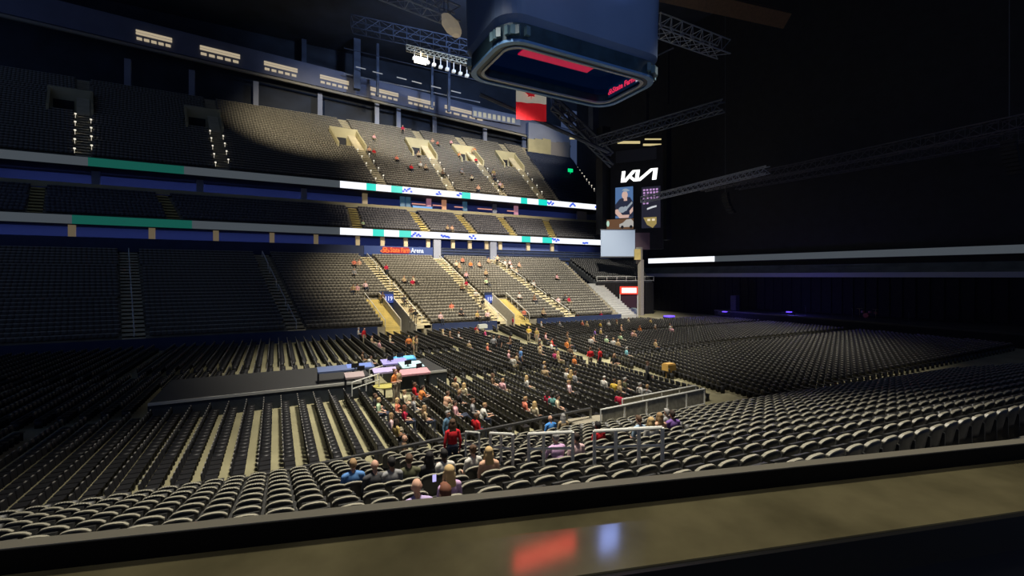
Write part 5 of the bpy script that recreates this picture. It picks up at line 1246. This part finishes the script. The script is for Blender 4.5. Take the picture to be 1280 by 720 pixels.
 (812, 399, 'F', Sx, 'mustard', 'brown', 'short', 'fair', 'close to the stage'),
 (817, 406, 'F', Sx, 'brown', 'grey', 'short', 'fair', 'close to the stage'),
 (837, 409, 'F', Sx, 'pink', 'sandy', 'short', 'fair', 'close to the stage'),
 (831, 405, 'F', Sx, 'white', 'brown', 'long', 'fair', 'close to the stage'),
 (827, 427, 'F', Sx, 'tan', 'brown', 'short', 'tan', 'in right floor chairs'),
 (760, 421, 'F', Sx, 'mint', 'grey', 'short', 'fair', 'right floor block'),
 (765, 424, 'F', Sx, 'white', 'sandy', 'short', 'fair', 'right floor block'),
 (773, 425, 'F', Sx, 'tan', 'sandy', 'short', 'fair', 'right floor block'),
 (741, 420, 'F', Sx, 'peach', 'dark brown', 'short', 'fair', 'upper right floor'),
 (737, 422, 'F', Sx, 'white', 'brown', 'short', 'fair', 'upper right floor'),
 (747, 411, 'F', Sx, 'mustard', 'grey', 'short', 'fair', 'upper right floor'),
 (738, 411, 'F', Sx, 'purple', 'black', 'short', 'tan', 'upper right floor'),
 (712, 416, 'F', Sx, 'brown', 'brown', 'short', 'tan', 'upper right floor'),
 # lower stand
 (442, 322, 'L', Sx, 'coral', 'sandy', 'short', 'fair', 'top row at left of lower stand'),
 (449, 324, 'L', Sx, 'peach', 'brown', 'short', 'fair', 'top row at left of lower stand'),
 (443, 336, 'L', Sx, 'grey', 'grey', 'short', 'fair', 'upper left block of lower stand'),
 (446, 353, 'L', Sx, 'pink', 'brown', 'short', 'fair', 'left block of lower stand'),
 (457, 351, 'L', Rc, 'pale pink', 'sandy', 'short', 'fair', 'left block of lower stand'),
 (441, 353, 'L', Sx, 'tan', 'dark brown', 'short', 'tan', 'left block of lower stand'),
 (478, 364, 'L', Sx, 'brown', 'brown', 'short', 'tan', 'left block of lower stand'),
 (505, 343, 'L', Rc, 'tan', 'sandy', 'short', 'fair', 'lying in the lit middle block'),
 (517, 344, 'L', Rc, 'cream', 'brown', 'short', 'fair', 'lying in the lit middle block'),
 (515, 347, 'L', Sx, 'crimson', 'dark brown', 'short', 'tan', 'in the lit middle block'),
 (483, 330, 'L', Sx, 'crimson', 'brown', 'short', 'tan', 'upper part of lit middle block'),
 (505, 368, 'L', Sx, 'charcoal', 'brown', 'short', 'tan', 'lit middle block'),
 (513, 381, 'L', Sb, 'brown', 'dark brown', 'short', 'tan', 'standing at rail of left aisle'),
 (519, 386, 'L', St, 'black', 'dark brown', 'short', 'dark', 'standing at rail of left aisle'),
 (565, 379, 'L', Rc, 'coral', 'brown', 'short', 'fair', 'reclining in lit middle block'),
 (576, 383, 'L', Rc, 'black', 'grey', 'short', 'fair', 'reclining in lit middle block'),
 (552, 392, 'L', Sx, 'pale pink', 'auburn', 'short', 'fair', 'low in the lit middle block'),
 (601, 394, 'L', Sx, 'mustard', 'sandy', 'short', 'fair', 'bottom right of lit middle block'),
 (614, 394, 'L', Sx, 'pale pink', 'sandy', 'short', 'fair', 'bottom right of lit middle block'),
 (579, 322, 'L', Sx, 'coral', 'brown', 'short', 'fair', 'top of the middle right block'),
 (570, 325, 'L', Sx, 'cream', 'blond', 'short', 'fair', 'top of the middle right block'),
 (574, 328, 'L', Sx, 'tan', 'sandy', 'long', 'fair', 'top of the middle right block'),
 (589, 327, 'L', Sx, 'orange', 'sandy', 'short', 'fair', 'top of the middle right block'),
 (600, 327, 'L', Sx, 'peach', 'dark brown', 'short', 'fair', 'top of the middle right block'),
 (582, 338, 'L', Rc, 'pink', 'auburn', 'short', 'fair', 'upper middle right block'),
 (607, 336, 'L', Sx, 'tan', 'blond', 'short', 'fair', 'middle right block'),
 (608, 347, 'L', Rc, 'mint', 'brown', 'short', 'fair', 'middle right block'),
 (583, 350, 'L', Sb, 'crimson', 'brown', 'short', 'fair', 'standing at the middle aisle'),
 (577, 353, 'L', Sx, 'brown', 'dark brown', 'short', 'tan', 'beside the middle aisle'),
 (595, 363, 'L', Sb, 'white', 'grey', 'short', 'fair', 'standing on the middle aisle'),
 (602, 371, 'L', St, 'black', 'black', 'short', 'dark', 'standing on the middle aisle'),
 (611, 322, 'L', Sx, 'tan', 'brown', 'short', 'fair', 'top of the lower stand'),
 (622, 319, 'L', St, 'cream', 'dark brown', 'short', 'fair', 'standing at the top of right aisle'),
 (632, 325, 'L', Sx, 'white', 'sandy', 'short', 'fair', 'near top of right aisle'),
 (639, 329, 'L', Sx, 'white', 'brown', 'short', 'fair', 'near top of right aisle'),
 (637, 324, 'L', Sx, 'pale pink', 'grey', 'short', 'fair', 'near top of right aisle'),
 (645, 334, 'L', Sx, 'cream', 'brown', 'long', 'fair', 'near top of right aisle'),
 (649, 327, 'L', Sx, 'peach', 'brown', 'short', 'fair', 'near top of right aisle'),
 (695, 341, 'L', Sx, 'pink', 'dark brown', 'short', 'fair', 'alone in dark upper right block'),
 (649, 365, 'L', Sx, 'white', 'auburn', 'short', 'fair', 'middle of the right block'),
 (667, 367, 'L', Sx, 'brown', 'sandy', 'short', 'fair', 'middle of the right block'),
 (657, 388, 'L', Sx, 'coral', 'sandy', 'short', 'fair', 'low in the right block'),
 (684, 390, 'L', Sx, 'tan', 'brown', 'short', 'fair', 'low in the right block'),
 (666, 349, 'L', Sx, 'white', 'brown', 'short', 'fair', 'beside the right aisle'),
 (698, 371, 'L', Sx, 'pale pink', 'grey', 'short', 'fair', 'right end of lower stand'),
 (712, 371, 'L', Sx, 'crimson', 'brown', 'short', 'tan', 'right end of lower stand'),
 (707, 368, 'L', Sx, 'charcoal', 'brown', 'short', 'tan', 'right end of lower stand'),
 # upper deck
 (468, 167, 'U', Sx, 'pink', 'brown', 'short', 'fair', 'upper deck near the left entry'),
 (468, 186, 'U', Sx, 'red', 'sandy', 'short', 'fair', 'left part of upper deck'),
 (462, 183, 'U', Sx, 'peach', 'brown', 'short', 'fair', 'left part of upper deck'),
 (496, 193, 'U', Sx, 'coral', 'brown', 'short', 'fair', 'upper deck left middle'),
 (514, 204, 'U', Sx, 'red', 'brown', 'short', 'fair', 'middle of upper deck'),
 (526, 202, 'U', Sx, 'white', 'sandy', 'short', 'fair', 'middle of upper deck'),
 (532, 204, 'U', Sx, 'tan', 'brown', 'short', 'fair', 'middle of upper deck'),
 (503, 156, 'U', St, 'crimson', 'grey', 'short', 'fair', 'standing at the top of upper deck'),
 (547, 174, 'U', Rc, 'coral', 'brown', 'short', 'fair', 'high on the upper deck'),
 (541, 173, 'U', Sx, 'peach', 'sandy', 'short', 'fair', 'high on the upper deck'),
 (564, 174, 'U', Sx, 'pink', 'brown', 'short', 'fair', 'high on the upper deck'),
 (523, 188, 'U', Sx, 'tan', 'auburn', 'short', 'fair', 'beside the second deck entry'),
 (593, 183, 'U', Sx, 'orange', 'sandy', 'short', 'fair', 'above the third deck entry'),
 (590, 184, 'U', Sx, 'tan', 'blond', 'short', 'fair', 'above the third deck entry'),
 (595, 196, 'U', Sx, 'red', 'dark brown', 'short', 'fair', 'inside the third deck entry'),
 (574, 189, 'U', Sx, 'orange', 'brown', 'short', 'fair', 'left of third deck entry'),
 (577, 209, 'U', Sx, 'grey', 'grey', 'short', 'fair', 'middle right of upper deck'),
 (590, 218, 'U', Rc, 'cream', 'brown', 'short', 'fair', 'low on the upper deck'),
 (597, 229, 'U', Sx, 'peach', 'brown', 'short', 'fair', 'low on the upper deck'),
 (616, 210, 'U', St, 'mustard', 'sandy', 'short', 'fair', 'standing below the third deck entry'),
 (618, 217, 'U', Sx, 'black', 'brown', 'short', 'fair', 'beside the third deck stair'),
 (624, 225, 'U', Sx, 'pale pink', 'brown', 'short', 'fair', 'beside the third deck stair'),
 (628, 229, 'U', Sx, 'tan', 'sandy', 'short', 'fair', 'beside the third deck stair'),
 (554, 212, 'U', Sx, 'brown', 'brown', 'short', 'tan', 'beside the second deck stair'),
 (562, 285, 'M', Sx, 'tan', 'sandy', 'short', 'fair', 'in mezzanine seats'),
 (568, 286, 'M', Sx, 'peach', 'brown', 'short', 'fair', 'in mezzanine seats'),
 (456, 282, 'M', Sx, 'mint', 'brown', 'short', 'fair', 'in mezzanine seats'),
]
rows_ = []
for (px, py, sf, pose, sh, hr, kind, skn, where) in PPL:
    stand_ = pose in ('stand', 'stand_bent', 'walk'); sc_p = {'N': 1.2, 'F': 1.22, 'B': 1.15, 'L': 1.4, 'U': 1.6, 'M': 1.3}[sf]
    if sf == 'F' and py > 470: sc_p = 1.2
    p = root_at(sf, px, py, stand_, sc_p)
    if sf == 'N': yaw = PRND.uniform(-.25, .15)
    elif sf in 'FB': yaw = -math.pi/2+PRND.uniform(-.5, .5) if not stand_ else PRND.uniform(-3, 3)
    else: yaw = math.pi+PRND.uniform(-.4, .4)
    if pose == 'walk': yaw = -2.4
    hd = 'bald' if kind == 'bald' else ('%s cap' % hr if kind == 'cap' else ('%s %s' % (hr, {'short': 'hair', 'long': 'long hair', 'bun': 'hair in a bun'}[kind])))
    rows_.append([px, py, sf, pose, sh, hr, kind, skn, where, p, yaw, sc_p, hd])
from collections import Counter
cols = {}
for rw in rows_:
    base = 'person in %s shirt, %s, %s' % (rw[4], rw[12], rw[8]); cols.setdefault(base, []).append(rw)
for base, L in cols.items():
    L.sort(key=lambda r_: r_[0])
    for k, rw in enumerate(L):
        lab = base if len(L) == 1 else base+(', leftmost' if k == 0 else ', %s from left' % ordn[k])
        o = person(rw[9], rw[10], rw[3], rw[4], rw[5], rw[6], rw[7], scale=rw[11], long_sleeve=rw[4] in ('red', 'denim blue', 'lilac', 'grey', 'charcoal') and rw[2] != 'U', label=lab)
        if rw[0] == 560 and rw[1] == 590:                     # the pale phone held in front
            m = MB(); q0 = Vector(rw[9])+Vector((-.22, .28, 1.2)); m.box(q0, (.08, .012, .15)); tag(m.build('phone', mat('phone_lit', (.1,.1,.1), .3, em=(.55, .5, 1), es=1.0), None, q0), 'small glowing lilac phone held up by blond person in near stand', 'phone')
